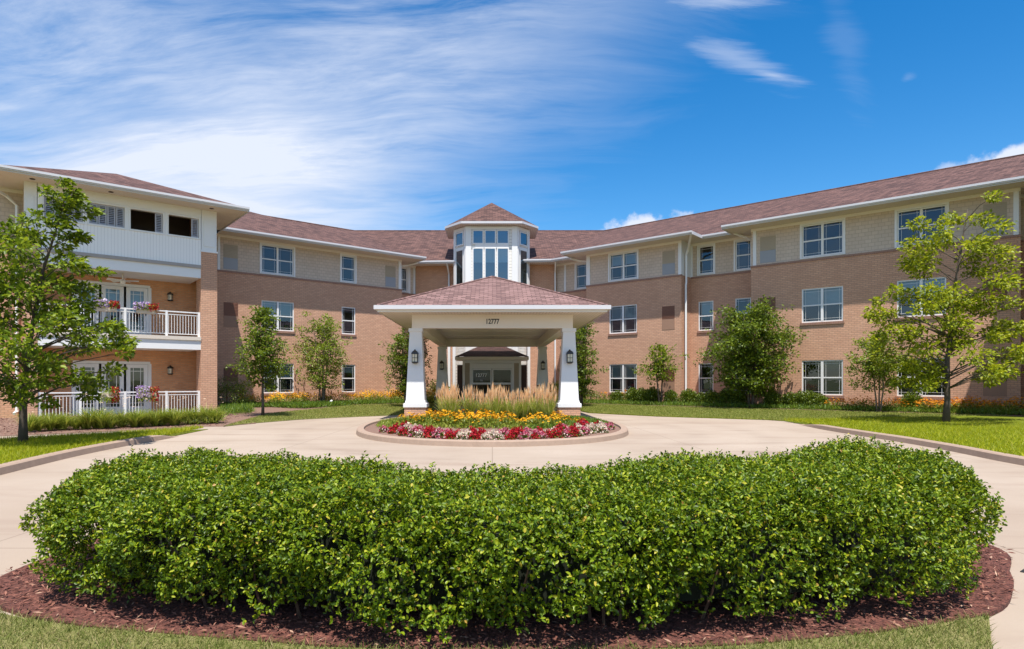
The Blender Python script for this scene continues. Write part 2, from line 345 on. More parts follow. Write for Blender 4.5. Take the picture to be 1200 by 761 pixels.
    def build(s, name, mats, parent=None, smooth=False):
        me = bpy.data.meshes.new(name); me.from_pydata(s.v, [], s.f)
        if not isinstance(mats, (list, tuple)): mats = [mats]
        for m in mats: me.materials.append(M[m])
        me.polygons.foreach_set('material_index', s.m)
        uvl = me.uv_layers.new(name='UVMap'); uv = np.zeros(len(me.loops) * 2, np.float32); me.update()
        for p in me.polygons:
            n = p.normal
            if abs(n.z) > .92: t = Vector((1, 0, 0)); bt = Vector((0, 1, 0))
            else: t = Vector((-n.y, n.x, 0)).normalized(); bt = n.cross(t)
            for li in p.loop_indices:
                co = me.vertices[me.loops[li].vertex_index].co
                uv[2 * li] = co.dot(t); uv[2 * li + 1] = co.dot(bt) if abs(n.z) > .25 else co.z
        uvl.data.foreach_set('uv', uv)
        if smooth: me.polygons.foreach_set('use_smooth', [True] * len(me.polygons))
        o = bpy.data.objects.new(name, me); COL.objects.link(o)
        if parent: o.parent = parent; o.matrix_parent_inverse = Matrix.Translation(parent.location).inverted() if parent.parent is None else Matrix()
        return o
def part(name, mb, mats, parent, smooth=False):
    """a part modelled in world coordinates under a thing (or sub-part under a part)"""
    o = mb.build(name, mats, None, smooth)
    o.parent = parent
    root = parent
    while root.parent: root = root.parent
    if parent is root: o.matrix_parent_inverse = Matrix.Translation(root.location).inverted()
    else: o.matrix_parent_inverse = Matrix.Identity(4)
    return o
def tag(o, label, cat, group=None, kind=None):
    if label: o['label'] = label
    if cat: o['category'] = cat
    if group: o['group'] = group
    if kind: o['kind'] = kind
    return o
def thing(name, label, cat, loc=(0, 0, 0), group=None):
    o = bpy.data.objects.new(name, None); COL.objects.link(o); o.location = loc; o.empty_display_size = .2
    return tag(o, label, cat, group)
def struct(name, mb, mats): return tag(mb.build(name, mats), None, None, kind='structure')
def raw_mesh(name, verts, polys, mats, parent=None, midx=None, smooth=False):
    """verts (N,3) array, polys (M,k) array"""
    me = bpy.data.meshes.new(name); n, k = polys.shape
    me.vertices.add(len(verts)); me.vertices.foreach_set('co', verts.astype(np.float32).ravel())
    me.loops.add(n * k); me.loops.foreach_set('vertex_index', polys.astype(np.int32).ravel())
    me.polygons.add(n); me.polygons.foreach_set('loop_start', np.arange(0, n * k, k, dtype=np.int32))
    me.polygons.foreach_set('loop_total', np.full(n, k, np.int32))
    if not isinstance(mats, (list, tuple)): mats = [mats]
    for m in mats: me.materials.append(M[m])
    if midx is not None: me.polygons.foreach_set('material_index', midx.astype(np.int32))
    if smooth: me.polygons.foreach_set('use_smooth', np.ones(n, bool))
    me.update(calc_edges=True); me.validate()
    o = bpy.data.objects.new(name, me); COL.objects.link(o)
    if parent: o.parent = parent
    return o
def unit(a): return a / np.maximum(np.linalg.norm(a, axis=1, keepdims=True), 1e-9)
def leaves(pos, ax, nr, ln, wd, oval=False, fold=.25):
    """leaf blades at pos pointing along ax, facing nr -> (verts, polys)"""
    N = len(pos); ax = unit(ax); sd_ = unit(np.cross(ax, nr)); nn = np.cross(sd_, ax)
    ln = np.broadcast_to(np.asarray(ln, float).reshape(-1, 1), (N, 1)); wd = np.broadcast_to(np.asarray(wd, float).reshape(-1, 1), (N, 1))
    if oval:
        off = [(0, 0, 0), (.3, .46, fold), (.72, .40, fold * .8), (1, 0, -.12), (.72, -.40, fold * .8), (.3, -.46, fold)]
        fl = [[0, 1, 2, 3], [0, 3, 4, 5]]
    else:
        off = [(0, 0, 0), (.5, .5, fold), (1, 0, -.1), (.5, -.5, fold)]; fl = [[0, 1, 2], [0, 2, 3]]
    V = np.stack([pos + ax * ln * a + sd_ * wd * b + nn * wd * c for a, b, c in off], 1)
    k = len(off); base = (np.arange(N) * k)[:, None]
    F = np.concatenate([base + np.array(f)[None] for f in fl], 1).reshape(N * len(fl), -1)
    return V.reshape(-1, 3), F
def join(lst):
    vs, fs, o = [], [], 0
    for v, f in lst: vs.append(v); fs.append(f + o); o += len(v)
    return np.concatenate(vs), np.concatenate(fs)
def inside(poly, x, y):
    p = np.array(poly); r = np.zeros(len(x), bool); j = len(p) - 1
    for i in range(len(p)):
        xi_, yi_, xj, yj = p[i, 0], p[i, 1], p[j, 0], p[j, 1]
        with np.errstate(divide='ignore', invalid='ignore'):
            c = ((yi_ > y) != (yj > y)) & (x < (xj - xi_) * (y - yi_) / (yj - yi_ + 1e-12) + xi_)
        r ^= c; j = i
    return r
def edge_dist(poly, x, y):
    p = np.array(poly)[:, :2]; q = np.roll(p, -1, 0); best = np.full(len(x), 1e9)
    for a, b in zip(p, q):
        d = b - a; t = np.clip(((x - a[0]) * d[0] + (y - a[1]) * d[1]) / (d @ d + 1e-12), 0, 1)
        best = np.minimum(best, np.hypot(x - a[0] - t * d[0], y - a[1] - t * d[1]))
    return best
def smooth_loop(pts, n=8):
    out = []; N = len(pts)
    for i in range(N):
        p0, p1, p2, p3 = (np.array(pts[(i + k) % N], float) for k in (-1, 0, 1, 2))
        for j in range(n):
            t = j / n
            out.append(tuple(.5 * (2 * p1 + (p2 - p0) * t + (2 * p0 - 5 * p1 + 4 * p2 - p3) * t * t + (3 * p1 - p0 - 3 * p2 + p3) * t ** 3)))
    return out
def smooth_line(pts, n=6):
    out = []
    for i in range(len(pts) - 1):
        p0 = np.array(pts[max(i - 1, 0)], float); p1 = np.array(pts[i], float); p2 = np.array(pts[i + 1], float); p3 = np.array(pts[min(i + 2, len(pts) - 1)], float)
        for j in range(n):
            t = j / n
            out.append(tuple(.5 * (2 * p1 + (p2 - p0) * t + (2 * p0 - 5 * p1 + 4 * p2 - p3) * t * t + (3 * p1 - p0 - 3 * p2 + p3) * t ** 3)))
    out.append(tuple(pts[-1])); return out
def sample_poly(poly, n, rg):
    p = np.array(poly)[:, :2]; lo, hi = p.min(0), p.max(0); X = []; Y = []; c = 0
    while c < n:
        x = rg.uniform(lo[0], hi[0], n); y = rg.uniform(lo[1], hi[1], n); k = inside(poly, x, y)
        X.append(x[k]); Y.append(y[k]); c += k.sum()
    return np.concatenate(X)[:n], np.concatenate(Y)[:n]
def copy_tree(o, parent=None):
    c = o.copy(); COL.objects.link(c)
    if parent: c.parent = parent
    for ch in list(o.children): copy_tree(ch, c)
    return c

# ------------------------------------------------------------------ ground, drive, lawns, kerbs
def gpt(x, y, z=0.0):
    """ground point of height z seen at photo pixel (x, y)"""
    Y = (EYE - z) * FPX / (y - HY); return ((x - CX) / FPX * Y, Y, z)
FR = Frame((7.68, 36.16), (.760, -.650)); FL = Frame((-7.21, 38.2), (.781, .625)); FC = Frame((-5.17, 41.5), (9.42, -.7))
g = MB(); S = 3000
g.face([(-S, -S, 0), (S, -S, 0), (S, S, 0), (-S, S, 0)]); struct('ground', g, 'turf_dry')
g = MB(); g.poly([(-14, -8, .006), (14, -8, .006), (14, 31, .006), (6, 43, .006), (-6, 43, .006), (-14.5, 24, .006)]); struct('driveway', g, 'concrete')
# lawns (slabs that slope up towards the building)
kerbR = smooth_line([(10.55, 21.2), (10.2, 19.1), (10.05, 16.9), (9.98, 14.9), (9.75, 13), (9.4, 11), (9.25, 8), (9.3, 4), (9.3, -6)], 5)
kerbL = smooth_line([(-8.45, 16.6), (-8.4, 15.4), (-8.42, 14.2), (-8.3, 12.5), (-8.06, 11), (-7.75, 9.4), (-7.45, 7), (-7.4, 4), (-7.5, -6)], 5)
lawnR = [(p[0] + .18, p[1], .10 if i > 1 else .03) for i, p in enumerate(kerbR)] + [(40, -6, .1), (40, 10, .12)] + \
    [tuple(FR.pt(u, 2.3, .2)) for u in (24, 16, 8, 0, -3.2)] + [gpt(690, 483.5, .04), gpt(770, 487.5, .04), gpt(850, 490, .04), gpt(900, 491.5, .04), gpt(918, 493, .03)]
lawnL = [(p[0] - .18, p[1], .10 if i > 1 else .03) for i, p in enumerate(kerbL)] + [(-30, -6, .1), (-30, 6, .1), (-15.2, 12.4, .06)] + [gpt(0, 517.5, .06), gpt(130, 510, .06), gpt(200, 506, .05), gpt(232, 503.5, .03), gpt(244, 503, .02)]
stripL = [gpt(262, 499.5, .03), gpt(300, 495.5, .03), gpt(350, 491.5, .03), gpt(400, 489, .03), gpt(475, 486, .03), gpt(500, 484.5, .03)] + [tuple(FL.pt(u, 3.1, .18)) for u in (3.6, 1, -3)] + [(-9.6, 26.3, .12)]
frontL = [(-3.75, 4.15, .03), (-3.0, 3.85, .03), (-2.46, 3.68, .03), (-.94, 3.40, .03), (.3, 3.33, .03), (1.4, 3.42, .03), (2.3, 3.6, .03), (3.12, 3.86, .03), (2.74, 3.37, .03), (2.3, 2.6, .03), (1.6, 1.0, .03), (-1.5, .8, .03), (-4.2, 1.0, .03), (-4.6, 3.2, .03)]
for nm, pl, mt in (('lawn_right', lawnR, 'turf'), ('lawn_left', lawnL, 'turf'), ('lawn_strip', stripL, 'turf_dry'), ('lawn_front', frontL, 'turf_dry')):
    g = MB(); g.poly([tuple(p) for p in pl], skirt=-.01); struct(nm, g, mt)
def kerb(name, path, hts, side):
    g = MB(); P_ = [Vector((p[0], p[1], 0)) for p in path]
    rings = []
    for i, p in enumerate(P_):
        t = (P_[min(i + 1, len(P_) - 1)] - P_[max(i - 1, 0)]).normalized(); nrm = Vector((-t.y, t.x, 0)) * side; h = hts(i)
        rings.append([p + nrm * a + Vector((0, 0, b)) for a, b in ((0, -.02), (.03, h * .85), (.07, h), (.21, h), (.22, -.02))])
    for a, b in zip(rings, rings[1:]):
        for k in range(4): g.face([a[k], b[k], b[k + 1], a[k + 1]])
    g.face(rings[0]); g.face(rings[-1])
    struct(name, g, 'tan_kerb')
kerb('kerb_right', kerbR, lambda i: min(.14, .02 + .035 * max(0, i - 1)) , 1)
kerb('kerb_left', kerbL, lambda i: min(.14, .02 + .035 * max(0, i - 1)), -1)
# beds along the building
bedR = [tuple(FR.pt(u, v, z)) for u, v, z in ((-5.5, 2.4, .21), (24, 2.4, .21), (40, 2.4, .21), (40, -1.5, .27), (-5.5, -1.5, .27))]
bedL = [tuple(FL.pt(4.3, 3.2, .19)), tuple(FL.pt(-3, 3.15, .185)), (-9.57, 26.25, .125), gpt(262, 499.3, .04)] + [tuple(FL.pt(u, v, z)) for u, v, z in ((-9.6, 4.8, .12), (-10.4, 3.2, .16), (-10.4, -1.5, .27), (4.3, -1.5, .27))]
bedB = [gpt(0, 511, .02), gpt(130, 505.5, .02), gpt(240, 499.8, .02), gpt(262, 499.6, .02), gpt(300, 495.9, .03), tuple(FL.pt(-9.6, 3.3, .17)), tuple(FL.pt(-10, 4.7, .12)), tuple(FL.pt(-22, 4.7, .12)), (-20, 14.6, .05)]
for nm, pl in (('planting_bed', bedR), ('planting_bed', bedL), ('planting_bed', bedB)):
    g = MB(); g.poly([tuple(p) for p in pl], skirt=-.01); struct(nm, g, 'soil')

# ------------------------------------------------------------------ the building
ZE, ZR, SL = 9.40, 13.36, .394
B = thing('apartment_building', 'three storey brick apartment building with brown shingle roof and angled wings around the drive', 'building', (0, 40, 0))
def window(F, a, b, z0, z1, v, double, blind=0.0, casing=0.0, mun=True, sill=True, rail=True):
    """frame with meeting rail, glazing bars, glass, sill and blind set in the opening a..b, z0..z1 of the wall at v"""
    f = MB(); w = .06; vi, vo = v - .10, v - .03
    if casing:
        c = casing
        for q in ((a - c, a, z0 - .02, z1 + c), (b, b + c, z0 - .02, z1 + c), (a, b, z1, z1 + c), (a - c, b + c, z0 - c * .7, z0 - .02)):
            f.box(F, q[0], q[1], v - .02, v + .035, q[2], q[3])
    f.box(F, a, a + w, vi, vo, z0, z1); f.box(F, b - w, b, vi, vo, z0, z1)
    f.box(F, a + w, b - w, vi, vo, z0, z0 + w); f.box(F, a + w, b - w, vi, vo, z1 - w, z1)
    mid = (a + b) / 2; spans = [(a + w, b - w)]
    if double:
        f.box(F, mid - .055, mid + .055, vi, vo + .01, z0 + w, z1 - w); spans = [(a + w, mid - .055), (mid + .055, b - w)]
    zm = z0 + (z1 - z0) * .5
    for (p, q) in spans:
        if rail: f.box(F, p, q, vi + .004, vo - .004, zm - .03, zm + .03)
        if mun:
            for (c, d, zz0, zz1) in ((p, q, zm + .03, z1 - w), (p, q, z0 + w, zm - .03)):
                top = zz0 > zm
                for uu in (c + .10, d - .10): f.box(F, uu - .0055, uu + .0055, v - .074, v - .058, zz0, zz1)
                zz = zz1 - .11 if top else zz0 + .11
                f.box(F, c, d, v - .075, v - .057, zz - .0055, zz + .0055)
    wo_ = part('window', f, 'white', B)
    gl = MB()
    for (p, q) in spans: gl.face([F.pt(p, v - .066, z0 + w), F.pt(q, v - .066, z0 + w), F.pt(q, v - .066, z1 - w), F.pt(p, v - .066, z1 - w)])
    part('pane', gl, 'glass', wo_)
    if blind > 0:
        bl = MB()
        for (p, q) in spans: bl.box(F, p - .02, q + .02, v - .20, v - .185, z1 - (z1 - z0) * blind, z1 - .02)
        part('blind', bl, 'blind', wo_)
    if rail:
        sc_ = MB()
        for (p, q) in spans: sc_.box(F, p - .01, q + .01, v - .10, v - .095, z0 + w * .5, zm)
        part('screen', sc_, 'screen', wo_)
    if sill:
        s_ = MB(); s_.box(F, a - .06, b + .06, v - .09, v + .05, z0 - .13, z0 - .004); part('sill', s_, 'brick_dark', wo_)
    return wo_
def vent(F, a, b, z0, z1, v, m1, m2, rows=9):
    zm = z0 + (z1 - z0) * .46
    f = MB(); f.box(F, a, b, v - .02, v + .012, z0, zm); o = part('vent_panel', f, m2, B)
    l_ = MB(); n = rows; h = (z1 - zm) / n
    l_.box(F, a, b, v - .03, v + .004, zm, z1)
    for i in range(n): l_.box(F, a + .03, b - .03, v + .003, v + .022, zm + h * i + h * .25, zm + h * (i + .85))
    part('louvre', l_, m1, o)
ST = [(.84, 2.51), (4.33, 5.97), (7.50, 9.06)]     # sill and head heights of the three storeys
BT = 7.36                                          # top of the brick
def facade(F, u0, u1, v, wins, vents, trims, third_extra=True):
    """brick to BT, shake siding above, windows [(x0,x1,double,(blind x3))] at photo columns, vents, corner boards"""
    bh, sh = [], []; W_ = []
    for (x0, x1, dbl, bl) in wins:
        a, b = F.ux(x0, v), F.ux(x1, v)
        for k, (z0, z1) in enumerate(ST):
            if bl[k] is None: continue
            h = (a, b, z0, z1); (sh if k == 2 else bh).append(h); W_.append((h, k, dbl, bl[k]))
    m = MB(); m.wall(F, u0, u1, 0, BT, v, bh, .1); part('brick_wall', m, 'brick', B)
    vs = v - .05
    m = MB(); m.wall(F, u0, u1, BT, ZE - .10, vs, sh, .1); part('siding', m, 'shake', B)
    m = MB(); m.box(F, u0 - .02, u1 + .02, vs - .02, v + .03, BT - .075, BT + .03); part('brick_ledge', m, 'brick_dark', B)
    m = MB(); m.box(F, u0, u1, vs, vs + .045, 9.14, ZE - .10); part('frieze_board', m, 'cream', B)
    for (h, k, dbl, bl) in W_: window(F, *h, vs if k == 2 else v, dbl, bl, casing=.09 if k == 2 else 0, sill=k != 2)
    for (x0, x1, ks) in vents:
        a, b = F.ux(x0, v), F.ux(x1, v)
        for k in ks:
            z0 = ST[k][0] + (.05 if k < 2 else -.02); z1 = z0 + 1.32
            vent(F, a, b, z0, z1, vs if k == 2 else v, *(('tan', 'grey') if k == 2 else ('rust', 'umber')))
    for x0, x1 in trims:
        a, b = F.ux(x0, v), F.ux(x1, v)
        m = MB(); m.box(F, a, b, vs - .02, vs + .05, BT + .03, 9.14); part('corner_board', m, 'white', B)
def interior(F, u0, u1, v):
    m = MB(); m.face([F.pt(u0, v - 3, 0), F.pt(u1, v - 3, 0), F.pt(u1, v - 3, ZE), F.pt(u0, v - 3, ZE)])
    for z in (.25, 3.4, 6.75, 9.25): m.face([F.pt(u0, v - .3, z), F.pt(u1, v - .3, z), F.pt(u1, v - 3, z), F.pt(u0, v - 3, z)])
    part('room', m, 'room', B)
def soffit(F, u0, u1, v0, v1, z=ZE - .13):
    m = MB(); m.face([F.pt(u0, v0, z), F.pt(u1, v0, z), F.pt(u1, v1, z), F.pt(u0, v1, z)]); part('soffit', m, 'soffit', B)
def gutter(F, u0, u1, v, capL=0, capR=0, z=ZE, name='gutter'):
    m = MB()
    m.box(F, u0, u1, v - .02, v + .03, z - .17, z - .005)               # fascia board
    m.box(F, u0 - .0, u1 + .0, v + .03, v + .14, z - .075, z + .012); m.box(F, u0, u1, v + .03, v + .10, z - .12, z - .075)
    if capL: m.box(F, u0 - .02, u0 + .03, v - capL, v, z - .17, z - .006)
    if capR: m.box(F, u1 - .03, u1 + .02, v - capR, v, z - .17, z - .006)
    part(name, m, 'gutter', B)
# --- right wing
rb0, rb1 = FR.ux(687), FR.ux(798.5); rc1 = FR.ux(880); re1 = FR.ux(1196)
rl0 = -6.85
facade(FR, rb0, rb1, 0, [(714, 746.3, True, (.5, .5, .42))], [(775.8, 790.6, (0, 1, 2))], [(687, 691.3), (794.6, 798.5)])
facade(FR, rb1 - .2, rc1 + .3, -1.3, [(818.5, 836, False, (.0, .45, .0)), (861.5, 880, False, (.35, .0, .0))], [], [(807, 811.5)])
facade(FR, rc1, re1, 0, [(939.5, 988, True, (0, .5, 0)), (1051, 1109, True, (0, .5, .0))], [(890.3, 908.8, (0, 1, 2)), (1152, 1180, (0, 1, 2))], [(882.3, 886.2), (1187.5, 1194)])
facade(FR, rl0, rb0 + .3, -1.3, [(674.5, 687, False, (.4, .0, .0))], [], [(661, 663)])
facade(FR, re1 - .2, re1 + 14, -1.3, [], [], [])
m = MB()
for u in (rb0, rb1, rc1, re1): m.face([FR.pt(u, -1.3, 0), FR.pt(u, 0, 0), FR.pt(u, 0, BT), FR.pt(u, -1.3, BT)])
part('brick_return', m, 'brick', B)
m = MB()
for u in (rb0, rb1, rc1, re1): m.face([FR.pt(u, -1.35, BT), FR.pt(u, -.05, BT), FR.pt(u, -.05, 9.3), FR.pt(u, -1.35, 9.3)])
part('siding_return', m, 'white', B)
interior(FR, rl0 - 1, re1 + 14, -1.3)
RBV = 4.4; rk0, rk1 = re1 + 1.75, re1 + 12.5
m = MB(); m.box(FR, rk0, rk1, -1.25, RBV, 0, 7.36); part('brick_wall', m, 'brick', B)
m = MB(); m.box(FR, rk0 + .03, rk1 - .03, -1.25, RBV - .03, 7.36, 9.25); part('siding', m, 'white', B)
# --- left wing
lb1 = FL.ux(471); lb0 = FL.ux(254.5, 0) - .3; ll1 = 3.95
facade(FL, lb0 - .5, lb1, 0, [(306.5, 344.5, True, (.5, .45, .0)), (400.5, 416.5, False, (.3, .0, .0))], [(262, 279, (0, 1, 2)), (452, 464, (2,))], [(467.3, 470.6), (255, 258)])
facade(FL, lb1 - .3, ll1, -1.3, [(470, 477.5, False, (None, None, .0))], [], [(479, 481), (484.5, 486.5)])
m = MB(); m.face([FL.pt(lb1, -1.3, 0), FL.pt(lb1, 0, 0), FL.pt(lb1, 0, BT), FL.pt(lb1, -1.3, BT)]); part('brick_return', m, 'brick', B)
m = MB(); m.face([FL.pt(lb1, -1.35, BT), FL.pt(lb1, -.05, BT), FL.pt(lb1, -.05, 9.3), FL.pt(lb1, -1.35, 9.3)]); part('siding_return', m, 'white', B)
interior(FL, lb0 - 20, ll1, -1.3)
# --- centre
CW = math.hypot(9.42, .7)
m = MB(); m.wall(FC, 0, CW, 0, ZE - .1, 0); part('brick_wall', m, 'brick', B)
m = MB(); m.wall(FC, -12, CW + 14, 0, ZE, -14); m.wall(FC, -12, CW + 14, ZE, ZE + .01, -14); part('rear_wall', m, 'brick', B)
# --- roofs
def bump_roof(F, u0, u1, ve, vm, z=ZE, s=SL):
    m = MB(); w = (u1 - u0) / 2; T = (ZR - .03 - z) / s
    q = lambda u, v, h: F.pt(u, v, h)
    if w < T:
        a = q(u0 + w, ve - w, z + s * w); b = q(u0 + w, vm - w, z + s * w)
        m.face([q(u0, ve, z), q(u1, ve, z), a]); m.face([q(u0, ve, z), a, b, q(u0, vm, z)]); m.face([q(u1, ve, z), q(u1, vm, z), b, a])
    else:
        h = z + s * T
        m.face([q(u0, ve, z), q(u1, ve, z), q(u1 - T, ve - T, h), q(u0 + T, ve - T, h)])
        m.face([q(u0, ve, z), q(u0 + T, ve - T, h), q(u0 + T, vm - T, h), q(u0, vm, z)]); m.face([q(u1, ve, z), q(u1, vm, z), q(u1 - T, vm - T, h), q(u1 - T, ve - T, h)])
        m.face([q(u0 + T, ve - T, h), q(u1 - T, ve - T, h), q(u1 - T, vm - T, h), q(u0 + T, vm - T, h)])
    return part('roof', m, 'shingle', B)
eR, eL = (3.77, 39.9), (-4.94, 40.4); rR, rL = (8.8, 48.5), (-10.9, 48.5)
def along(F, p, k): return (p[0] + F.d[0] * k, p[1] + F.d[1] * k)
m = MB(); P3 = lambda p, z: (p[0], p[1], z)
m.face([P3(eL, ZE), P3(eR, ZE), P3(rR, ZR), P3(rL, ZR)])
m.face([P3(eR, ZE), P3(along(FR, eR, 60), ZE), P3(along(FR, rR, 60), ZR), P3(rR, ZR)])
m.face([P3(along(FL, eL, -60), ZE), P3(eL, ZE), P3(rL, ZR), P3(along(FL, rL, -60), ZR)])
bk = [along(FL, (rL[0] - FL.n[0] * 10, rL[1] - FL.n[1] * 10), -60), (rL[0] - FL.n[0] * 10 + 3, rL[1] + 10), (rR[0] + 3, rR[1] + 10), along(FR, (rR[0] - FR.n[0] * 10, rR[1] - FR.n[1] * 10), 60)]
m.face([P3(rL, ZR), P3(rR, ZR), P3(bk[2], ZE), P3(bk[1], ZE)])
m.face([P3(along(FL, rL, -60), ZR), P3(rL, ZR), P3(bk[1], ZE), P3(bk[0], ZE)]); m.face([P3(rR, ZR), P3(along(FR, rR, 60), ZR), P3(bk[3], ZE), P3(bk[2], ZE)])
main_roof = part('roof', m, 'shingle', B)
m = MB()
for a, b in ((along(FL, rL, -60), rL), (rL, rR), (rR, along(FR, rR, 60))):
    m.tube([P3(a, ZR - .03), P3(b, ZR - .03)], .10, 6)
part('ridge_cap', m, 'shingle', main_roof)
OH = 1.08
bump_roof(FR, rb0 - OH, rb1 + OH, OH, -.3); bump_roof(FR, rc1 - OH, re1 + OH, OH, -.3)
bump_roof(FR, rk0 - OH, rk1 + OH, RBV + OH, -.3); gutter(FR, rk0 - OH, rk1 + OH, RBV + OH, 5.7, 5.7); soffit(FR, rk0 - OH, rk1 + OH, -.3, RBV + OH, ZE - .138)
bump_roof(FL, lb0 - 8, lb1 + OH, OH, -.3)
for (a, b) in ((rb0, rb1), (rc1, re1)):
    gutter(FR, a - OH, b + OH, OH, 1.3, 1.3); soffit(FR, a - OH, b + OH, -1.4, OH)
gutter(FL, lb0, lb1 + OH, OH, 0, 1.3); soffit(FL, lb0, lb1 + OH, -1.4, OH)
gutter(FR, rb1 + OH, rc1 - OH, -.3); soffit(FR, rb1 + OH, rc1 - OH, -1.4, -.3, ZE - .134)
gutter(FR, -5.35, rb0 - OH, -.3); soffit(FR, -7, rb0 - OH, -1.4, -.3, ZE - .134)
gutter(FR, re1 + OH, re1 + 14, -.3); soffit(FR, re1 + OH, re1 + 14, -1.4, -.3, ZE - .134)
gutter(FL, lb1 + OH, 3.1, -.3); soffit(FL, lb1 + OH, 4.4, -1.4, -.3, ZE - .134)
gutter(FC, .1, CW - .35, 1.0); soffit(FC, -.3, CW + .3, 0, 1.0, ZE - .138)
# --- tower over the entrance
TX, TF = -.05, 39.4
FT = Frame((TX, TF), (1, 0))
FT.n = (0, -1)
tw, ts, td = 1.64, .80, .95          # half front, side step, side depth
pl_ = [(-tw - ts, 3), (-tw - ts, td), (-tw, 0), (tw, 0), (tw + ts, td), (tw + ts, 3)]   # (u, depth)
TH = 11.42
m = MB()
for (a, b) in zip(pl_, pl_[1:]):
    m.face([FT.pt(a[0], -a[1], 0), FT.pt(b[0], -b[1], 0), FT.pt(b[0], -b[1], TH), FT.pt(a[0], -a[1], TH)])
tower = part('tower', m, 'lap', B)
FSL = Frame((TX - tw - ts, TF + td), (ts, -td)); FSR = Frame((TX + tw, TF), (ts, td))
SLEN = math.hypot(ts, td)
def trim(F, a, b, z0, z1, v0=-.01, v1=.05, mat='white', parent=None, name='trim'):
    m = MB(); m.box(F, a, b, v0, v1, z0, z1); return part(name, m, mat, parent or tower)
F0 = Frame((TX, TF), (1, 0))
for s in (-1, 1):
    a, b = sorted((s * 1.30, s * (tw + .02))); trim(F0, a, b, 0, TH, v1=.09, name='pilaster')
for F, L in ((FSL, SLEN), (FSR, SLEN)):
    trim(F, 0, .14, 0, TH, v1=.07, name='pilaster'); trim(F, L - .14, L, 0, TH, v1=.07, name='pilaster')
for s in (-1, 1):
    q = Frame((TX + s * (tw + ts), TF + td), (0, -1 if s < 0 else 1)); trim(q, 0 if s > 0 else -.16, .16 if s > 0 else 0, 0, TH, v1=.05)
trim(F0, -1.30, 1.30, 11.22, TH); 
for F in (FSL, FSR): trim(F, .14, SLEN - .14, 11.2, TH, v1=.045)
def twin(F, a, b, z0, z1, bl=0, v=.03):
    f = MB(); w = .07
    f.box(F, a, a + w, v - .02, v + .05, z0, z1); f.box(F, b - w, b, v - .02, v + .05, z0, z1); f.box(F, a + w, b - w, v - .02, v + .05, z0, z0 + w); f.box(F, a + w, b - w, v - .02, v + .05, z1 - w, z1)
    o = part('window', f, 'white', B)
    g_ = MB(); g_.face([F.pt(a + w, v + .015, z0 + w), F.pt(b - w, v + .015, z0 + w), F.pt(b - w, v + .015, z1 - w), F.pt(a + w, v + .015, z1 - w)]); part('pane', g_, 'tower_glass', o)
    k = MB()
    k.face([F.pt(a + w, v + .001, z0 + w), F.pt(b - w, v + .001, z0 + w), F.pt(b - w, v + .001, z1 - w), F.pt(a + w, v + .001, z1 - w)])
    part('room', k, 'screen', o)
    if bl:
        k = MB(); k.face([F.pt(a + w, v + .006, z1 - w - (z1 - z0) * bl), F.pt(b - w, v + .006, z1 - w - (z1 - z0) * bl), F.pt(b - w, v + .006, z1 - w), F.pt(a + w, v + .006, z1 - w)]); part('blind', k, 'blind', o)
for x0, x1 in ((553.6, 566.8), (567.7, 581.3), (582.2, 596.4)):
    a, b = F0.ux(x0), F0.ux(x1); twin(F0, a, b, 10.28, 11.20); twin(F0, a, b, 7.3, 10.06, .32)
for F, x0, x1 in ((FSL, 533, 543.3), (FSR, 606.3, 616.6)):
    twin(F, .2, SLEN - .2, 10.28, 11.16); twin(F, .2, SLEN - .2, 7.3, 10.02)
trim(F0, -1.05, 1.10, 10.06, 10.28, v1=.07)
trim(F0, -1.30, 1.30, 6.95, 7.3, v1=.07)
# tower roof
o_ = .56; ra = TH + .03
ev = [(-tw - ts - o_, 3.6), (-tw - ts - o_, td + .1 - .28), (-tw - .28, -o_), (tw + .28, -o_), (tw + ts + o_, td + .1 - .28), (tw + ts + o_, 3.6)]
m = MB(); ap = FT.pt(0, -2.3, 13.62); rear = FT.pt(0, -4.4, 13.2)
pts = [FT.pt(u, -d, ra + .18) for u, d in ev]
for a, b in zip(pts, pts[1:]): m.face([a, b, ap])
m.face([pts[-1], pts[0], ap]); tr_ = part('tower_roof', m, 'shingle', B)
m = MB()
for (a, b) in zip(ev, ev[1:]):
    F = Frame(tuple(FT.pt(a[0], -a[1], 0))[:2], tuple((FT.pt(b[0], -b[1], 0) - FT.pt(a[0], -a[1], 0)))[:2]); L = (FT.pt(b[0], -b[1], 0) - FT.pt(a[0], -a[1], 0)).length
    m.box(F, 0, L, -.03, .06, ra + .02, ra + .16)
part('gutter', m, 'gutter', tr_)
m = MB(); m.poly([tuple(FT.pt(u, -d, ra + .01)) for u, d in ev]); part('soffit', m, 'soffit', tr_)
# --- entrance bay under the canopy
VF = Frame((TX + .02, 37.7), (1, 0))
vest = MB()
hw = 1.80
vest.box(VF, -hw, hw, -1.75, -.02, 2.62, 2.98)
for s in (-1, 1):
    a, b = sorted((s * hw, s * 1.66)); vest.box(VF, a, b, -1.75, 0, 0, 2.62)
    a, b = sorted((s * 1.66, s * 1.36)); vest.box(VF, a, b, -.3, -.05, 0, 2.62, 1)
    a, b = sorted((s * 1.36, s * 1.24)); vest.box(VF, a, b, -.3, .02, 0, 2.62)
entry = part('vestibule', vest, ['white', 'tan'], B)
m = MB(); m.box(VF, -1.24, 1.24, -.12, .0, 2.28, 2.60); part('door_header', m, 'white', entry)
m = MB(); A_ = 2.24
q = [VF.pt(-A_, .42, 3.0), VF.pt(A_, .42, 3.0), VF.pt(A_, -1.75, 3.0), VF.pt(-A_, -1.75, 3.0)]; r1, r2 = VF.pt(-.35, -1.6, 3.95), VF.pt(.35, -1.6, 3.95)
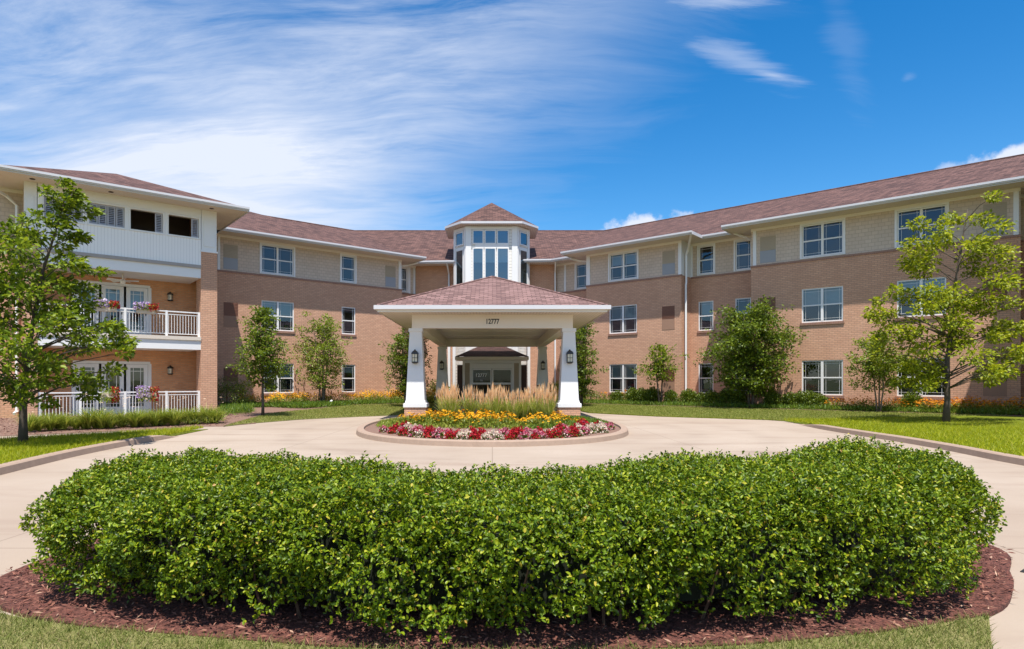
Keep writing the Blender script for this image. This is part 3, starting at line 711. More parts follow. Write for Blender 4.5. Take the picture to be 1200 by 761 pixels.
m.face([q[0], q[1], r2, r1]); m.face([q[1], q[2], r2]); m.face([q[3], q[0], r1]); part('vestibule_roof', m, 'shingle_shaded', entry)
m = MB(); m.box(VF, -A_, A_, -1.7, .44, 2.80, 2.985); part('fascia', m, 'cream', entry)
for s in (-1, 1):
    d = MB(); a, b = sorted((s * 1.23, s * .015)); w = .075
    d.box(VF, a, a + w, -.09, -.03, .02, 2.27); d.box(VF, b - w, b, -.09, -.03, .02, 2.27)
    for z0, z1 in ((.02, .22), (1.30, 1.42), (2.19, 2.27)): d.box(VF, a + w, b - w, -.09, -.03, z0, z1)
    do = part('sliding_door', d, 'white', B)
    k = MB(); k.face([VF.pt(a + w, -.06, .22), VF.pt(b - w, -.06, .22), VF.pt(b - w, -.06, 2.19), VF.pt(a + w, -.06, 2.19)]); part('pane', k, 'door_glass', do)
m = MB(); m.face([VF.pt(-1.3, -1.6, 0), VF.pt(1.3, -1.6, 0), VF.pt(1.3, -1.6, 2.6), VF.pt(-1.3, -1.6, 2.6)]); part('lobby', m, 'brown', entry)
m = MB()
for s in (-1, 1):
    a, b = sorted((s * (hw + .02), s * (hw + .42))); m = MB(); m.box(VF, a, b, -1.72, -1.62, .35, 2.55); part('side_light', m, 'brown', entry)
m = MB()
for x0, x1 in ((524.7, 527.6), (530.4, 533.8), (618.2, 621.4)):
    a, b = (WORLD.ux(x0, 39.6), WORLD.ux(x1, 39.6)); F = Frame((0, 39.9), (1, 0)); m = MB(); m.box(F, a, b, 0, .3, 0, 6.5); part('pilaster', m, 'white', B)
def text(body, size, mat, loc, parent, sx=1.0, name='house_number', ext=.006):
    cu = bpy.data.curves.new(name, 'FONT'); cu.body = body; cu.size = size; cu.extrude = ext; cu.offset = size * .022; cu.align_x = 'CENTER'; cu.align_y = 'CENTER'
    t = bpy.data.objects.new(name, cu); COL.objects.link(t); bpy.context.view_layer.update()
    me = bpy.data.meshes.new_from_object(t.evaluated_get(bpy.context.evaluated_depsgraph_get())); me.materials.clear(); me.materials.append(M[mat])
    bpy.data.objects.remove(t)
    me.transform(Matrix.Translation(loc) @ Matrix.Rotation(R(90), 4, 'X') @ Matrix.Diagonal((sx, 1, 1, 1)))
    o = bpy.data.objects.new(name, me); COL.objects.link(o); o.parent = parent
    root = parent
    while root.parent: root = root.parent
    o.matrix_parent_inverse = Matrix.Translation(root.location).inverted() if parent is root else Matrix.Identity(4)
    return o
dn = text('12777', .30, 'wletters', VF.pt(-.66, -.02, 1.86), entry, .95)
m = MB(); m.box(VF, -.72, -.56, -.03, -.018, 1.50, 1.62); part('door_sticker', m, 'grey', entry)
# --- left block with loggias
BV, BI = 4.4, 2.3
bu0, bp0, bp1, bu1 = FL.ux(27.5, BV), FL.ux(44, BV), FL.ux(235.5, BV), FL.ux(254.5, BV)
brick = MB(); white = MB()
for a, b in ((bu0, bp0), (bp1, bu1)):
    m = MB(); m.box(FL, a, b, BV - .85, BV, 0, 7.36); part('brick_pier', m, 'brick', B)
    m = MB(); m.box(FL, a - .03, b + .03, BV - .88, BV + .03, 7.36, 7.44); m.box(FL, a + .02, b - .02, BV - .85, BV - .01, 7.44, 9.3)
    m.box(FL, a + .12, b - .12, BV - .02, BV + .015, 7.62, 8.75); part('pilaster', m, 'white', B)
side = MB()
for u in (bu0 + .02, bu1 - .02): side.face([FL.pt(u, -1, 0), FL.pt(u, BV - .85, 0), FL.pt(u, BV - .85, 7.4), FL.pt(u, -1, 7.4)])
for u in (bu0 + .25, bu1 - .25): side.face([FL.pt(u, -1, 0), FL.pt(u, BV - .85, 0), FL.pt(u, BV - .85, 9.3), FL.pt(u, -1, 9.3)])
part('brick_return', side, 'brick', B)
side = MB()
for u in (bu0 + .02, bu1 - .02): side.face([FL.pt(u, -1, 7.4), FL.pt(u, BV - .5, 7.4), FL.pt(u, BV - .5, 9.3), FL.pt(u, -1, 9.3)])
part('siding_return', side, 'shake', B)
dU0, dU1 = FL.ux(87, BI), FL.ux(174.5, BI)
DOORZ = ((.06, 2.30), (3.56, 5.80), (6.9, 9.0))
m = MB(); m.wall(FL, bu0, bu1, 0, 9.3, BI, [(dU0, dU1, z0, z1) for z0, z1 in DOORZ[:2]], .12); part('brick_wall', m, 'brick_bounce', B)
m = MB(); m.wall(FL, bp0, bp1, 6.75, 9.25, BI + .02); part('porch_shade', m, 'brown', B)  # added dark sheet over the back wall, painting the shade inside the top porch
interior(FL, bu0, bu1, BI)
m = MB(); m.box(FL, bp0, bp1, BI, BV + .04, 3.34, 3.50); m2 = MB(); m2.box(FL, bp0, bp1, BI, BV - .02, 2.92, 3.34)
bal = part('balcony', m2, 'white', B); part('balcony_floor', m, 'stonecap', bal)
m = MB(); m.box(FL, bp0, bp1, BI, BV - .02, 6.16, 6.60); ub = part('porch_beam', m, 'white', B)
m = MB(); m.box(FL, bp0, bp1, BI, BV + .05, 6.60, 6.74); part('drip_edge', m, 'grime', ub)
m = MB(); m.box(FL, bp0, bp1, BI, BV + .02, -.02, .05); part('porch_floor', m, 'stonecap', B)
OPN = [(51.5, 97), (104.5, 146), (153, 191), (197.5, 233)]
holes = [(FL.ux(a, BV), FL.ux(b, BV), 7.96, 8.82) for a, b in OPN]
m = MB(); m.wall(FL, bp0, bp1, 6.74, 9.3, BV, holes, .14); lp = part('porch_panel', m, 'bead', B)
m = MB()
for (a, b, z0, z1) in holes:
    c = .07
    m.box(FL, a - c, b + c, BV, BV + .03, z1, z1 + c); m.box(FL, a - c, b + c, BV, BV + .04, z0 - c, z0); m.box(FL, a - c, a, BV, BV + .03, z0, z1); m.box(FL, b, b + c, BV, BV + .03, z0, z1)
m.box(FL, bp0, bp1, BV, BV + .02, 8.9, 9.28); part('opening_trim', m, 'white', lp)
def shutter(a, b, z0, z1):
    s_ = MB(); w = .05; v = BV - .09
    s_.box(FL, a, a + w, v, v + .035, z0, z1); s_.box(FL, b - w, b, v, v + .035, z0, z1); s_.box(FL, a + w, b - w, v, v + .035, z0, z0 + w); s_.box(FL, a + w, b - w, v, v + .035, z1 - w, z1)
    n = 10; h = (z1 - z0 - 2 * w) / n
    for i in range(n):
        zz = z0 + w + h * (i + .5)
        c = [FL.pt(a + w, v - .015, zz + .03), FL.pt(b - w, v - .015, zz + .03), FL.pt(b - w, v + .035, zz - .03), FL.pt(a + w, v + .035, zz - .03)]; s_.face(c)
    part('shutter', s_, 'grey_lilac', B)
M['grey_lilac'] = plain('shutter_paint', (.42, .42, .47), .5, .04)
for i, (a, b, z0, z1) in enumerate(holes):
    w = (b - a) / 4
    for k in ((0, 1, 2, 3) if i < 2 else (3,)): shutter(a + w * k + .01, a + w * (k + 1) - .01, z0 + .01, z1 - .01)
def french(z0, z1):
    d = MB(); n = 3; w = (dU1 - dU0) / n; v = BI - .03
    d.box(FL, dU0 - .05, dU1 + .05, v - .05, v + .06, z1 - .02, z1 + .10); d.box(FL, dU0 - .10, dU0 + .04, v - .05, v + .06, z0, z1 + .0); d.box(FL, dU1 - .04, dU1 + .10, v - .05, v + .06, z0, z1)
    fo = part('door_frame', d, 'white', B)
    for i in range(n):
        a, b = dU0 + w * i + .05, dU0 + w * (i + 1) - .05; p = MB(); f = .16
        p.box(FL, a, a + f, v - .05, v + .03, z0, z1 - .03); p.box(FL, b - f, b, v - .05, v + .03, z0, z1 - .03); p.box(FL, a + f, b - f, v - .05, v + .03, z0, z0 + .30); p.box(FL, a + f, b - f, v - .05, v + .03, z1 - .19, z1 - .03)
        for uu in (a + f + .12, b - f - .12): p.box(FL, uu - .012, uu + .012, v - .03, v + .0, z0 + .3, z1 - .19)
        for zz in (z1 - .34, z0 + .45): p.box(FL, a + f, b - f, v - .031, v + .001, zz - .012, zz + .012)
        po = part('french_door', p, 'white', B)
        q_ = MB(); q_.face([FL.pt(a + f, v - .02, z0 + .3), FL.pt(b - f, v - .02, z0 + .3), FL.pt(b - f, v - .02, z1 - .19), FL.pt(a + f, v - .02, z1 - .19)]); part('pane', q_, 'glass', po)
        h_ = MB(); h_.box(FL, b - .10, b - .06, v + .03, v + .07, z0 + .95, z0 + 1.10); part('handle', h_, 'dark', po)
        if z0 > 3:
            k = MB(); k.box(FL, a + f - .02, b - f + .02, v - .12, v - .10, z0 + 1.1, z1 - .15); part('blind', k, 'blind', po)
for z0, z1 in DOORZ[:2]: french(z0, z1)
def lantern(F, u, v, z, parent, s=1.0, name='wall_lantern'):
    l_ = MB(); g_ = MB()
    c = F.pt(u, v + .13 * s, z)
    l_.box(F, u - .05 * s, u + .05 * s, v, v + .03, z - .13 * s, z + .16 * s)
    l_.lathe(c, [(.10 * s, .13 * s), (.13 * s, .12 * s), (.11 * s, .20 * s), (.03 * s, .27 * s), (.012 * s, .31 * s)], sq=True)
    l_.lathe(c, [(.07 * s, -.24 * s), (.115 * s, -.20 * s), (.115 * s, -.17 * s)], sq=True)
    for i in (-1, 0, 1):
        for j in (-1, 0, 1):
            if (i, j) != (0, 0): l_.box(F, u + i * .10 * s - .008, u + i * .10 * s + .008, v + .13 * s + j * .10 * s - .008, v + .13 * s + j * .10 * s + .008, z - .18 * s, z + .125 * s)
    l_.box(F, u - .105 * s, u + .105 * s, v + .235 * s - .007, v + .235 * s + .007, z - .03 * s, z - .015 * s)
    g_.lathe(c, [(.09 * s, -.17 * s), (.095 * s, .12 * s)], sq=True)
    o = part(name, l_, 'dark', parent); part('lamp_glass', g_, 'lampglass', o)
for z in (2.0, 5.45): lantern(FL, FL.ux(199, BI), BI, z, B, .8)
def railing(zf, xs):
    r = MB(); v0, v1 = BV - .17, BV - .11; a, b = bp0 + .02, bp1 - .02
    r.box(FL, a, b, v0 - .005, v1 + .005, zf + 1.06, zf + 1.11); r.box(FL, a, b, v0 + .01, v1 - .01, zf + .94, zf + .97); r.box(FL, a, b, v0 + .01, v1 - .01, zf + .09, zf + .12)
    n = int((b - a) / .115)
    for i in range(n + 1):
        u = a + (b - a) * i / n; r.box(FL, u - .010, u + .010, v0 + .02, v1 - .02, zf + .12, zf + .94)
    for x in xs:
        u = FL.ux(x, BV - .14); r.box(FL, u - .045, u + .045, v0 - .02, v1 + .02, zf, zf + 1.12)
    part('balcony_railing', r, 'white', B)
railing(3.50, (46, 94, 146.5, 195, 233)); railing(.05 - .1, (46, 94, 146.5, 195, 233))
fanu = FL.ux(143, 3.4)
f = MB(); c = FL.pt(fanu, 3.6, 5.84)
f.lathe(c, [(.05, -.14), (.09, -.11), (.12, -.05), (.11, .05), (.03, .07), (.025, .26), (.06, .30)], 12)
fan = part('ceiling_fan', f, 'fan', B)
f = MB()
for k in range(5):
    w = k * 2 * math.pi / 5 + .3; e = Vector((math.cos(w), math.sin(w), 0)); t = Vector((-e.y, e.x, .35)) * .085
    f.face([c + e * .1 - t * .6, c + e * .62 - t, c + e * .62 + t + Vector((0, 0, .02)), c + e * .1 + t * .6 + Vector((0, 0, .02))])
part('fan_blade', f, 'fan', fan)
bump_roof(FL, bu0 - OH, bu1 + OH, BV + OH, -.3)
gutter(FL, bu0 - OH, bu1 + OH, BV + OH, 5.4, 5.4); soffit(FL, bu0 - OH, bu1 + OH, -.3, BV + OH)
m = MB()
for x in (38, 130, 248):
    u = FL.ux(x, BV + .5); m = MB(); m.lathe(FL.pt(u, BV + .5, ZE - .155), [(.09, 0), (.09, .02)], 10); part('recessed_light', m, 'brown', B)
facade(FL, bu0 - 16, bu0 + .05, BV - 1.6, [], [], [])
def downspout(pts):
    m = MB(); m.tube(pts, .065, 4); part('downspout', m, 'white', B)
downspout([FR.pt(rb1 + OH - .1, OH - .05, 9.28), FR.pt(rb1 + .30, -.2, 8.75), FR.pt(rb1 + .12, -.35, 8.5), FR.pt(rb1 + .12, -.35, 6.95), FR.pt(rb1 + .12, -.30, 6.85), FR.pt(rb1 + .12, -.30, .35), FR.pt(rb1 + .2, .0, .25)])
downspout([FR.pt(rc1 - OH + .1, -.35, 9.28), FR.pt(rc1 - .3, -.9, 8.95), FR.pt(rc1 - .12, -.9, 8.85), FR.pt(rc1 - .12, -.85, .3)])
downspout([FR.pt(rb0 - OH - .1, .0, 9.2), FR.pt(rb0 - .75, -.4, 9.05), FR.pt(rb0 - .2, -.6, 8.95)])
downspout([FL.pt(lb1 + OH + .1, .0, 9.2), FL.pt(lb1 + .7, -.4, 9.05), FL.pt(lb1 + .2, -.6, 8.95)])
cr_ = FC.ux(650.5, .12); cl_ = FC.ux(526, .12)
for u in (cr_, cl_): downspout([FC.pt(u, .95, 9.25), FC.pt(u, .6, 9.0), FC.pt(u, .12, 8.7), FC.pt(u, .12, .2)])
lu = FL.ux(20, BV - 1.45)
downspout([FL.pt(lu - 2.0, BV + .9, 9.2), FL.pt(lu - .35, BV - 1.3, 8.9), FL.pt(lu, BV - 1.48, 8.6), FL.pt(lu, BV - 1.48, .3), FL.pt(lu - .1, BV - 1.2, .2)])

# ------------------------------------------------------------------ entrance canopy
CA = thing('entrance_canopy', 'white column drive-through canopy with shingle hip roof standing before the entrance', 'canopy', (0, 30, 0))
FY, BY, CH = 24.0, 36.5, 2.97
ex0, ex1, ey0, ey1 = -4.27, 4.27, FY - 1.3, BY + 1.1
m = MB(); rz = 4.29; ax_ = 4.27; az_ = 6.08
q = [(ex0, ey0, rz), (ex1, ey0, rz), (ex1, ey1, rz), (ex0, ey1, rz)]; a1, a2 = (0, ey0 + ax_, az_), (0, ey1 - ax_, az_)
m.face([q[0], q[1], a1]); m.face([q[1], q[2], a2, a1]); m.face([q[2], q[3], a2]); m.face([q[3], q[0], a1, a2])
cro = part('roof', m, 'shingle_sunlit', CA)
m = MB()
for a, b in ((q[0], a1), (q[1], a1), (a1, a2), (q[2], a2), (q[3], a2)): m.tube([Vector(a) + Vector((0, 0, .0)), Vector(b)], .055, 6)
part('ridge_cap', m, 'shingle_sunlit', cro)
m = MB(); FW = Frame((0, 0), (1, 0)); 
def rbox(mb, x0, x1, y0, y1, z0, z1, mat=0): mb.box(WORLD, x0, x1, y0, y1, z0, z1, mat)
for (x0, x1, y0, y1) in ((ex0 - .1, ex1 + .1, ey0 - .1, ey0 + .03), (ex0 - .1, ex1 + .1, ey1 - .03, ey1 + .1), (ex0 - .1, ex0 + .03, ey0 + .03, ey1 - .03), (ex1 - .03, ex1 + .1, ey0 + .03, ey1 - .03)):
    rbox(m, x0, x1, y0, y1, rz - .135, rz + .015)
part('gutter', m, 'gutter', CA)
m = MB()
for (x0, x1, y0, y1) in ((ex0, ex1, ey0, ey0 + .05), (ex0, ex1, ey1 - .05, ey1), (ex0, ex0 + .05, ey0 + .05, ey1 - .05), (ex1 - .05, ex1, ey0 + .05, ey1 - .05)): rbox(m, x0 + .02, x1 - .02, y0 + .02, y1 - .02, rz - .23, rz - .136)
part('fascia', m, 'cream', CA)
m = MB(); m.face([(ex0 + .02, ey0 + .02, 4.09), (ex1 - .02, ey0 + .02, 4.09), (ex1 - .02, ey1 - .02, 4.09), (ex0 + .02, ey1 - .02, 4.09)]); part('soffit', m, 'soffit', CA)
for (x0, x1, y0, y1) in ((-CH - .14, CH + .14, FY - .27, FY + .13), (-CH - .14, CH + .14, BY - .2, BY + .2), (-CH - .14, -CH + .26, FY + .13, BY - .2), (CH - .26, CH + .14, FY + .13, BY - .2)):
    m = MB(); rbox(m, x0, x1, y0, y1, 3.55, 4.085); part('beam', m, 'cream', CA)
m = MB(); rbox(m, -CH + .26, CH - .26, FY + .13, BY - .2, 3.99, 4.05); cei = part('ceiling', m, 'cream', CA)
m = MB()
for yy in (FY + 3.2, FY + 6.3, FY + 9.4): rbox(m, -CH + .26, CH - .26, yy - .02, yy + .02, 3.97, 3.992)
rbox(m, -.02, .02, FY + .13, BY - .2, 3.966, 3.989); part('ceiling_batten', m, 'cream', cei)
text('12777', .27, 'letters', (0.0, FY - .275, 3.80), CA, .78)
for sx in (-1, 1):
    for yy in (FY, BY):
        x = sx * CH
        c = MB(); c.lathe((x, yy, 0), [(.36, .74), (.235, 3.36), (.235, 3.40), (.27, 3.42), (.27, 3.55)], sq=True)
        for fx, fy in ((1, 0), (-1, 0), (0, 1), (0, -1)): pass
        co = part('column', c, 'white', CA)
        p = MB(); p.lathe((x, yy, 0), [(.41, 0), (.41, .50)], sq=True); part('pedestal', p, 'brick', co)
        p = MB(); p.lathe((x, yy, 0), [(.45, .50), (.45, .64), (.39, .66), (.37, .76)], sq=True); part('plinth_cap', p, 'white', co)
        F = Frame((x, yy - .29), (1, 0)); lantern(F, 0, 0, 2.42, co, 1.0, 'lantern')

# ------------------------------------------------------------------ flower island
isl = smooth_loop([(0, 13.95), (1.5, 14.3), (2.75, 15.2), (3.65, 16.7), (4.1, 18.8), (4.1, 21.2), (3.6, 23.2), (2.2, 24.6), (0, 25.0), (-2.2, 24.6), (-3.6, 23.2), (-4.1, 21.2), (-4.1, 18.8), (-3.65, 16.7), (-2.75, 15.2), (-1.5, 14.3)], 5)
g = MB(); P_ = [Vector((p[0], p[1], 0)) for p in isl]; N_ = len(P_); rings = []
for i, p in enumerate(P_):
    t = (P_[(i + 1) % N_] - P_[i - 1]).normalized(); nrm = Vector((-t.y, t.x, 0))
    rings.append([p + nrm * a + Vector((0, 0, b)) for a, b in ((0, -.01), (.025, .12), (.06, .145), (.22, .145), (.23, .05))])
for i in range(N_):
    a, b = rings[i], rings[(i + 1) % N_]
    for k in range(4): g.face([a[k], b[k], b[k + 1], a[k + 1]])
struct('island_kerb', g, 'tan_kerb')
inn = [tuple(r[4]) for r in rings]
g = MB()
def isl_h(x, y): return .09 + .10 * max(0, 1 - math.hypot(x / 4.0, (y - 19.5) / 5.3))
cen = Vector((0, 19.5, .19))
for i in range(N_):
    a, b = Vector(inn[i]), Vector(inn[(i + 1) % N_]); a.z = b.z = .09
    ma, mb_ = (a + cen) / 2, (b + cen) / 2
    g.face([a, b, mb_, ma]); g.face([ma, mb_, cen])
struct('island_soil', g, 'soil')

# ------------------------------------------------------------------ plant builders
def mound(rad, h, nleaf, ln, wd, rg, low=0.0, lump=.15, up=.4, dens=.75):
    """leaf positions through a mound standing on z=0"""
    d = unit(rg.normal(size=(nleaf, 3))); d[:, 2] = np.abs(d[:, 2]) if low == 0 else np.where(d[:, 2] < -low, -d[:, 2], d[:, 2])
    r = dens + (1 - dens) * rg.random(nleaf)
    l1 = unit(rg.normal(size=(9, 3))); lum = 1 + lump * (np.max(d @ l1.T, 1) - .75) * 2
    p = d * (r * lum)[:, None] * np.array([rad, rad, h if low == 0 else h / (1 + low)])
    if low: p[:, 2] += h * low / (1 + low)
    ax = d + rg.normal(size=(nleaf, 3)) * .6 + np.array([0, 0, up]); nr = d + rg.normal(size=(nleaf, 3)) * .5 + np.array([0, 0, .6])
    return leaves(p, ax, nr, rg.uniform(.7, 1.2, nleaf) * ln, rg.uniform(.8, 1.2, nleaf) * wd)
def strap_clump(n, h, spread, wd, rg, seg=3, base=.06):
    """arching blades"""
    V = []; Fq = []
    a = rg.uniform(0, 2 * math.pi, n); out = rg.uniform(.25, 1, n) * spread; hh = rg.uniform(.6, 1, n) * h
    b0 = np.stack([np.cos(a + 1) * rg.random(n) * base, np.sin(a + 1) * rg.random(n) * base, np.zeros(n)], 1)
    e = np.stack([np.cos(a), np.sin(a), np.zeros(n)], 1); s_ = np.stack([-np.sin(a), np.cos(a), np.zeros(n)], 1)
    vs = []
    for k in range(seg + 1):
        t = k / seg; z = hh * (t * 1.0 - .22 * t ** 3 * (out / spread)) ; c = b0 + e * (out * t ** 1.8)[:, None] + np.array([0, 0, 1]) * z[:, None]
        w = wd * (1 - t) ** .6 * .5 + .0015
        vs += [c - s_ * w, c + s_ * w]
    Vv = np.stack(vs, 1); K = 2 * (seg + 1); base_i = (np.arange(n) * K)[:, None]
    F_ = np.concatenate([base_i + np.array([[2 * k, 2 * k + 1, 2 * k + 3, 2 * k + 2]]) for k in range(seg)], 1).reshape(-1, 4)
    return Vv.reshape(-1, 3), F_
def daisies(pos, r, rg, petals=8):
    """flat flower heads: petals as kites"""
    n = len(pos); out = []
    tilt = unit(np.array([0, -.35, 1.0]) + rg.normal(size=(n, 3)) * .35)
    t1 = unit(np.cross(tilt, np.array([[1.0, .1, 0]]))); t2 = np.cross(tilt, t1)
    for k in range(petals):
        w = 2 * math.pi * k / petals; ax = t1 * math.cos(w) + t2 * math.sin(w) - tilt * .15
        out.append(leaves(pos, ax, tilt, r * rg.uniform(.85, 1.1, n), r * .62, fold=.05))
    return join(out)
def plant(name, label, cat, parts, group=None, eyes=None):
    """parts: [(name, (verts, polys), material)] around the plant's own base"""
    o = thing(name, label, cat, (0, 0, 0), group)
    for nm, (v, f), mt in parts:
        if nm == 'blooms' and eyes is not None:
            v2, f2 = join([(v, f), eyes]); raw_mesh(nm, v2, f2, [mt, 'brown'], o, np.r_[np.zeros(len(f)), np.ones(len(eyes[1]))])
        else: raw_mesh(nm, v, f, mt, o)
    return o
def place(proto, spots, label=None, group=None, rg=None, smin=.85, smax=1.15):
    res = []
    for i, (x, y, z) in enumerate(spots):
        o = proto if not proto.get('used') else copy_tree(proto)
        proto['used'] = 1
        o.location = (x, y, z); o.rotation_euler = (0, 0, rg.uniform(0, 6.28)); s = rg.uniform(smin, smax); o.scale = (s, s, s * rg.uniform(.9, 1.1))
        if label: o['label'] = label[i] if isinstance(label, list) else label
        if group: o['group'] = group
        res.append(o)
    return res
rg = np.random.default_rng(11)

# red, pink and cream mounds along the island's kerb
def bloom_mound(name, label, mat, seed):
    r = np.random.default_rng(seed)
    fol = mound(.15, .16, 80, .09, .05, r)
    d = unit(r.normal(size=(64, 3))); d[:, 2] = np.abs(d[:, 2]); d = d[d[:, 2] > .12]
    p = d * np.array([.155, .155, .27]) * r.uniform(.75, 1.12, (len(d), 1)); n = len(p)
    bl = [leaves(p, d + r.normal(size=(n, 3)) * .5, d + r.normal(size=(n, 3)) * .4, .07, .06)]
    for _ in range(2): bl.append(leaves(p + r.normal(size=(n, 3)) * .015, r.normal(size=(n, 3)) + d * .5, d + r.normal(size=(n, 3)) * .3, .065, .05))
    return plant(name, label, 'flowers', [('foliage', fol, 'shrub'), ('blooms', join(bl), mat)])
L_RED = 'deep red flowering mound in the border along the island kerb'; L_PNK = 'rose pink and white flowering mound in the border along the island kerb'; L_CRM = 'cream white flowering mound in the border along the island kerb'
protos = [bloom_mound('red_flower_mound', L_RED, 'red', 1), bloom_mound('pink_flower_mound', L_PNK, 'pink', 2), bloom_mound('cream_flower_mound', L_CRM, 'cream_bloom', 3)]
grp = ['red bedding flowers on the island', 'pink bedding flowers on the island', 'cream bedding flowers on the island']
spots = [[], [], []]
def on_arc(inset, t):
    """point on the island outline shrunk by inset, t = angle from the front"""
    x = (4.1 - inset) * math.sin(t); y = 19.4 - (5.42 - inset) * math.cos(t)
    k = 1 - .05 * abs(math.sin(2 * t)); return x * k * (.94 if abs(t) < 1.0 else 1), y
pat = [[1, 0, 1, 0, 1, 2, 0, 1, 0, 2, 0, 2, 2, 0, 1, 0, 1, 0, 1, 0, 2, 1, 2, 2, 2, 1, 1], [0, 1, 2, 0, 1, 0, 2, 1, 0, 2, 0, 2, 1, 0, 2, 1, 0, 2, 0, 1, 0, 2, 0, 1, 2, 0], [0, 2, 1, 0, 0, 2, 0, 1, 0, 0, 2, 0, 0, 1, 0, 2, 0, 0, 1, 0, 0, 1, 0]]
for row, (ins, tm, pt_) in enumerate(((.46, (-1.02, 1.28), pat[0]), (.86, (-1.05, 1.34), pat[1]), (1.28, (-1.12, 1.4), pat[2]))):
    n = len(pt_)
    for i in range(n):
        t = tm[0] + (tm[1] - tm[0]) * i / (n - 1) + rg.uniform(-.015, .015); x, y = on_arc(ins + rg.uniform(-.06, .06), t); spots[pt_[i]].append((x, y, .09))
for k in range(3): place(protos[k], spots[k], None, grp[k], rg, .62, .95)

# black-eyed susans, on the island and along both wings
def susan(name, label, mat, seed, h=.42, r_=.30, nb=46):
    r = np.random.default_rng(seed)
    fol = mound(r_, h * .85, 130, .12, .055, r, dens=.35)
    a = r.uniform(0, 6.28, nb); q = np.sqrt(r.random(nb)) * r_ * 1.15
    p = np.stack([q * np.cos(a), q * np.sin(a), h * (1.05 - .35 * (q / r_) ** 2) + r.uniform(-.05, .09, nb)], 1)
    bl = daisies(p, .042, r); ey = mound_eyes(p)
    st = leaves(p * np.array([.6, .6, 0]), p * np.array([.4, .4, 1.0]), r.normal(size=(nb, 3)), np.linalg.norm(p * np.array([.4, .4, 1]), axis=1), .008)
    return plant(name, label, 'flowers', [('foliage', join([fol, st]), 'lily'), ('blooms', bl, mat)], eyes=ey)
def mound_eyes(p):
    n = len(p); out = []
    for k in range(3):
        w = 2 * math.pi * k / 3; ax = np.tile([math.cos(w), math.sin(w), .5], (n, 1)); out.append(leaves(p + np.array([0, -.004, .006]), ax, np.tile([0, 0, 1.0], (n, 1)), .014, .016))
    return join(out)
L1 = 'yellow black-eyed susan clump growing at the foot of the feather grass on the island'
pr = susan('coneflower_clump', L1, 'yellow', 21, .36, .30, 42)
sp = [(-2.05, 20.6, .10), (-2.6, 19.3, .06), (-1.95, 19.6, .15), (-2.4, 19.3, .14), (-1.5, 18.9, .15), (-.95, 18.5, .15), (-.45, 18.3, .15), (.05, 18.3, .15), (.5, 18.2, .15), (-.7, 17.9, .14), (-.1, 17.8, .14), (.9, 18.0, .14), (-.2, 18.8, .15), (.4, 18.9, .15), (-.9, 19.0, .15), (1.2, 18.6, .15), (1.9, 18.5, .14), (2.2, 18.9, .14), (2.0, 20.2, .10), (2.75, 19.4, .04), (1.75, 18.2, .14), (-1.25, 18.4, .14), (1.3, 17.9, .14), (-2.0, 18.8, .14)]
place(pr, sp, None, 'black-eyed susans on the island', rg, .65, 1.2)
L2 = 'orange black-eyed susan clump in the bed along the left wing'
pr = susan('coneflower_clump', L2, 'yellow', 22, .62, .42, 70)
pr['label'] = L2
sp = [tuple(FL.pt(u, v + rg.uniform(-.3, .3), .22)) for u, v in [(-8.6, 1.9), (-7.7, 1.6), (-6.9, 1.7), (-6.1, 1.5), (-5.3, 1.5), (-4.6, 1.7), (-3.6, 1.5), (-1.9, 1.5), (-1.2, 1.7), (-.4, 1.3), (.4, 1.5), (1.1, 1.2), (1.9, 1.3), (2.6, 1.5), (3.3, 1.4), (-2.8, 1.6), (-4.1, 2.1), (-5.8, 2.3), (-7.2, 2.4), (-2.3, 2.1), (-.8, 2.0), (.3, 1.9), (1.5, 1.8), (-8.2, 1.2), (-6.5, 1.0), (-5, .9), (-.8, .8), (.8, .8), (2.2, .8)]]
place(pr, sp, None, 'black-eyed susans along the left wing', rg)
L3 = 'orange black-eyed susan clump in the bed along the right wing behind the young tree'
pr = susan('coneflower_clump', L3, 'orange', 23, .52, .38, 60); pr['label'] = L3
sp = [tuple(FR.pt(FR.ux(x, 1.4), 1.4 + rg.uniform(-.35, .35), .22)) for x in (980, 990, 1003, 1012, 1023, 1037, 1046, 1056, 1082, 1090, 1099, 1107, 1116, 1124, 1133, 1142, 1150, 1160, 1168, 1177, 1186, 1195)]
place(pr, sp, None, 'black-eyed susans along the right wing', rg)
L4 = 'black-eyed susan clump in the bed beside the entrance wall, seen between the canopy columns'
pr = susan('coneflower_clump', L4, 'yellow', 24, .75, .5, 80); pr['label'] = L4
place(pr, [(-3.6, 37.2, .2), (-3.2, 38.4, .2), (-4.2, 38.2, .2), (3.6, 36.3, .2), (3.9, 37.2, .2), (4.4, 36.0, .2)], None, 'black-eyed susans beside the entrance', rg)
pr = susan('tall_lily', 'tall orange flowering clump in the shrub row just right of the canopy', 'orange', 25, .75, .28, 26); pr['label'] = 'tall orange flowering clump in the shrub row just right of the canopy'
place(pr, [tuple(FR.pt(FR.ux(x, 1.0), 1.0, .22)) for x in (708, 733)], None, 'orange flowers in the right shrub row', rg)

def cover(name, poly, n, hgt, ln, wd, mat, rg_, z0, up=1.0):
    x, y = sample_poly(poly, n, rg_); z = z0(x, y) if callable(z0) else np.full(n, z0)
    p = np.stack([x, y, z + rg_.uniform(0, .35, n) * hgt], 1); ax = rg_.normal(size=(n, 3)) * .6 + np.array([0, 0, up])
    v, f = leaves(p, ax, rg_.normal(size=(n, 3)), rg_.uniform(.6, 1.1, n) * ln, wd)
    return tag(raw_mesh(name, v, f, mat), None, None, kind='stuff')
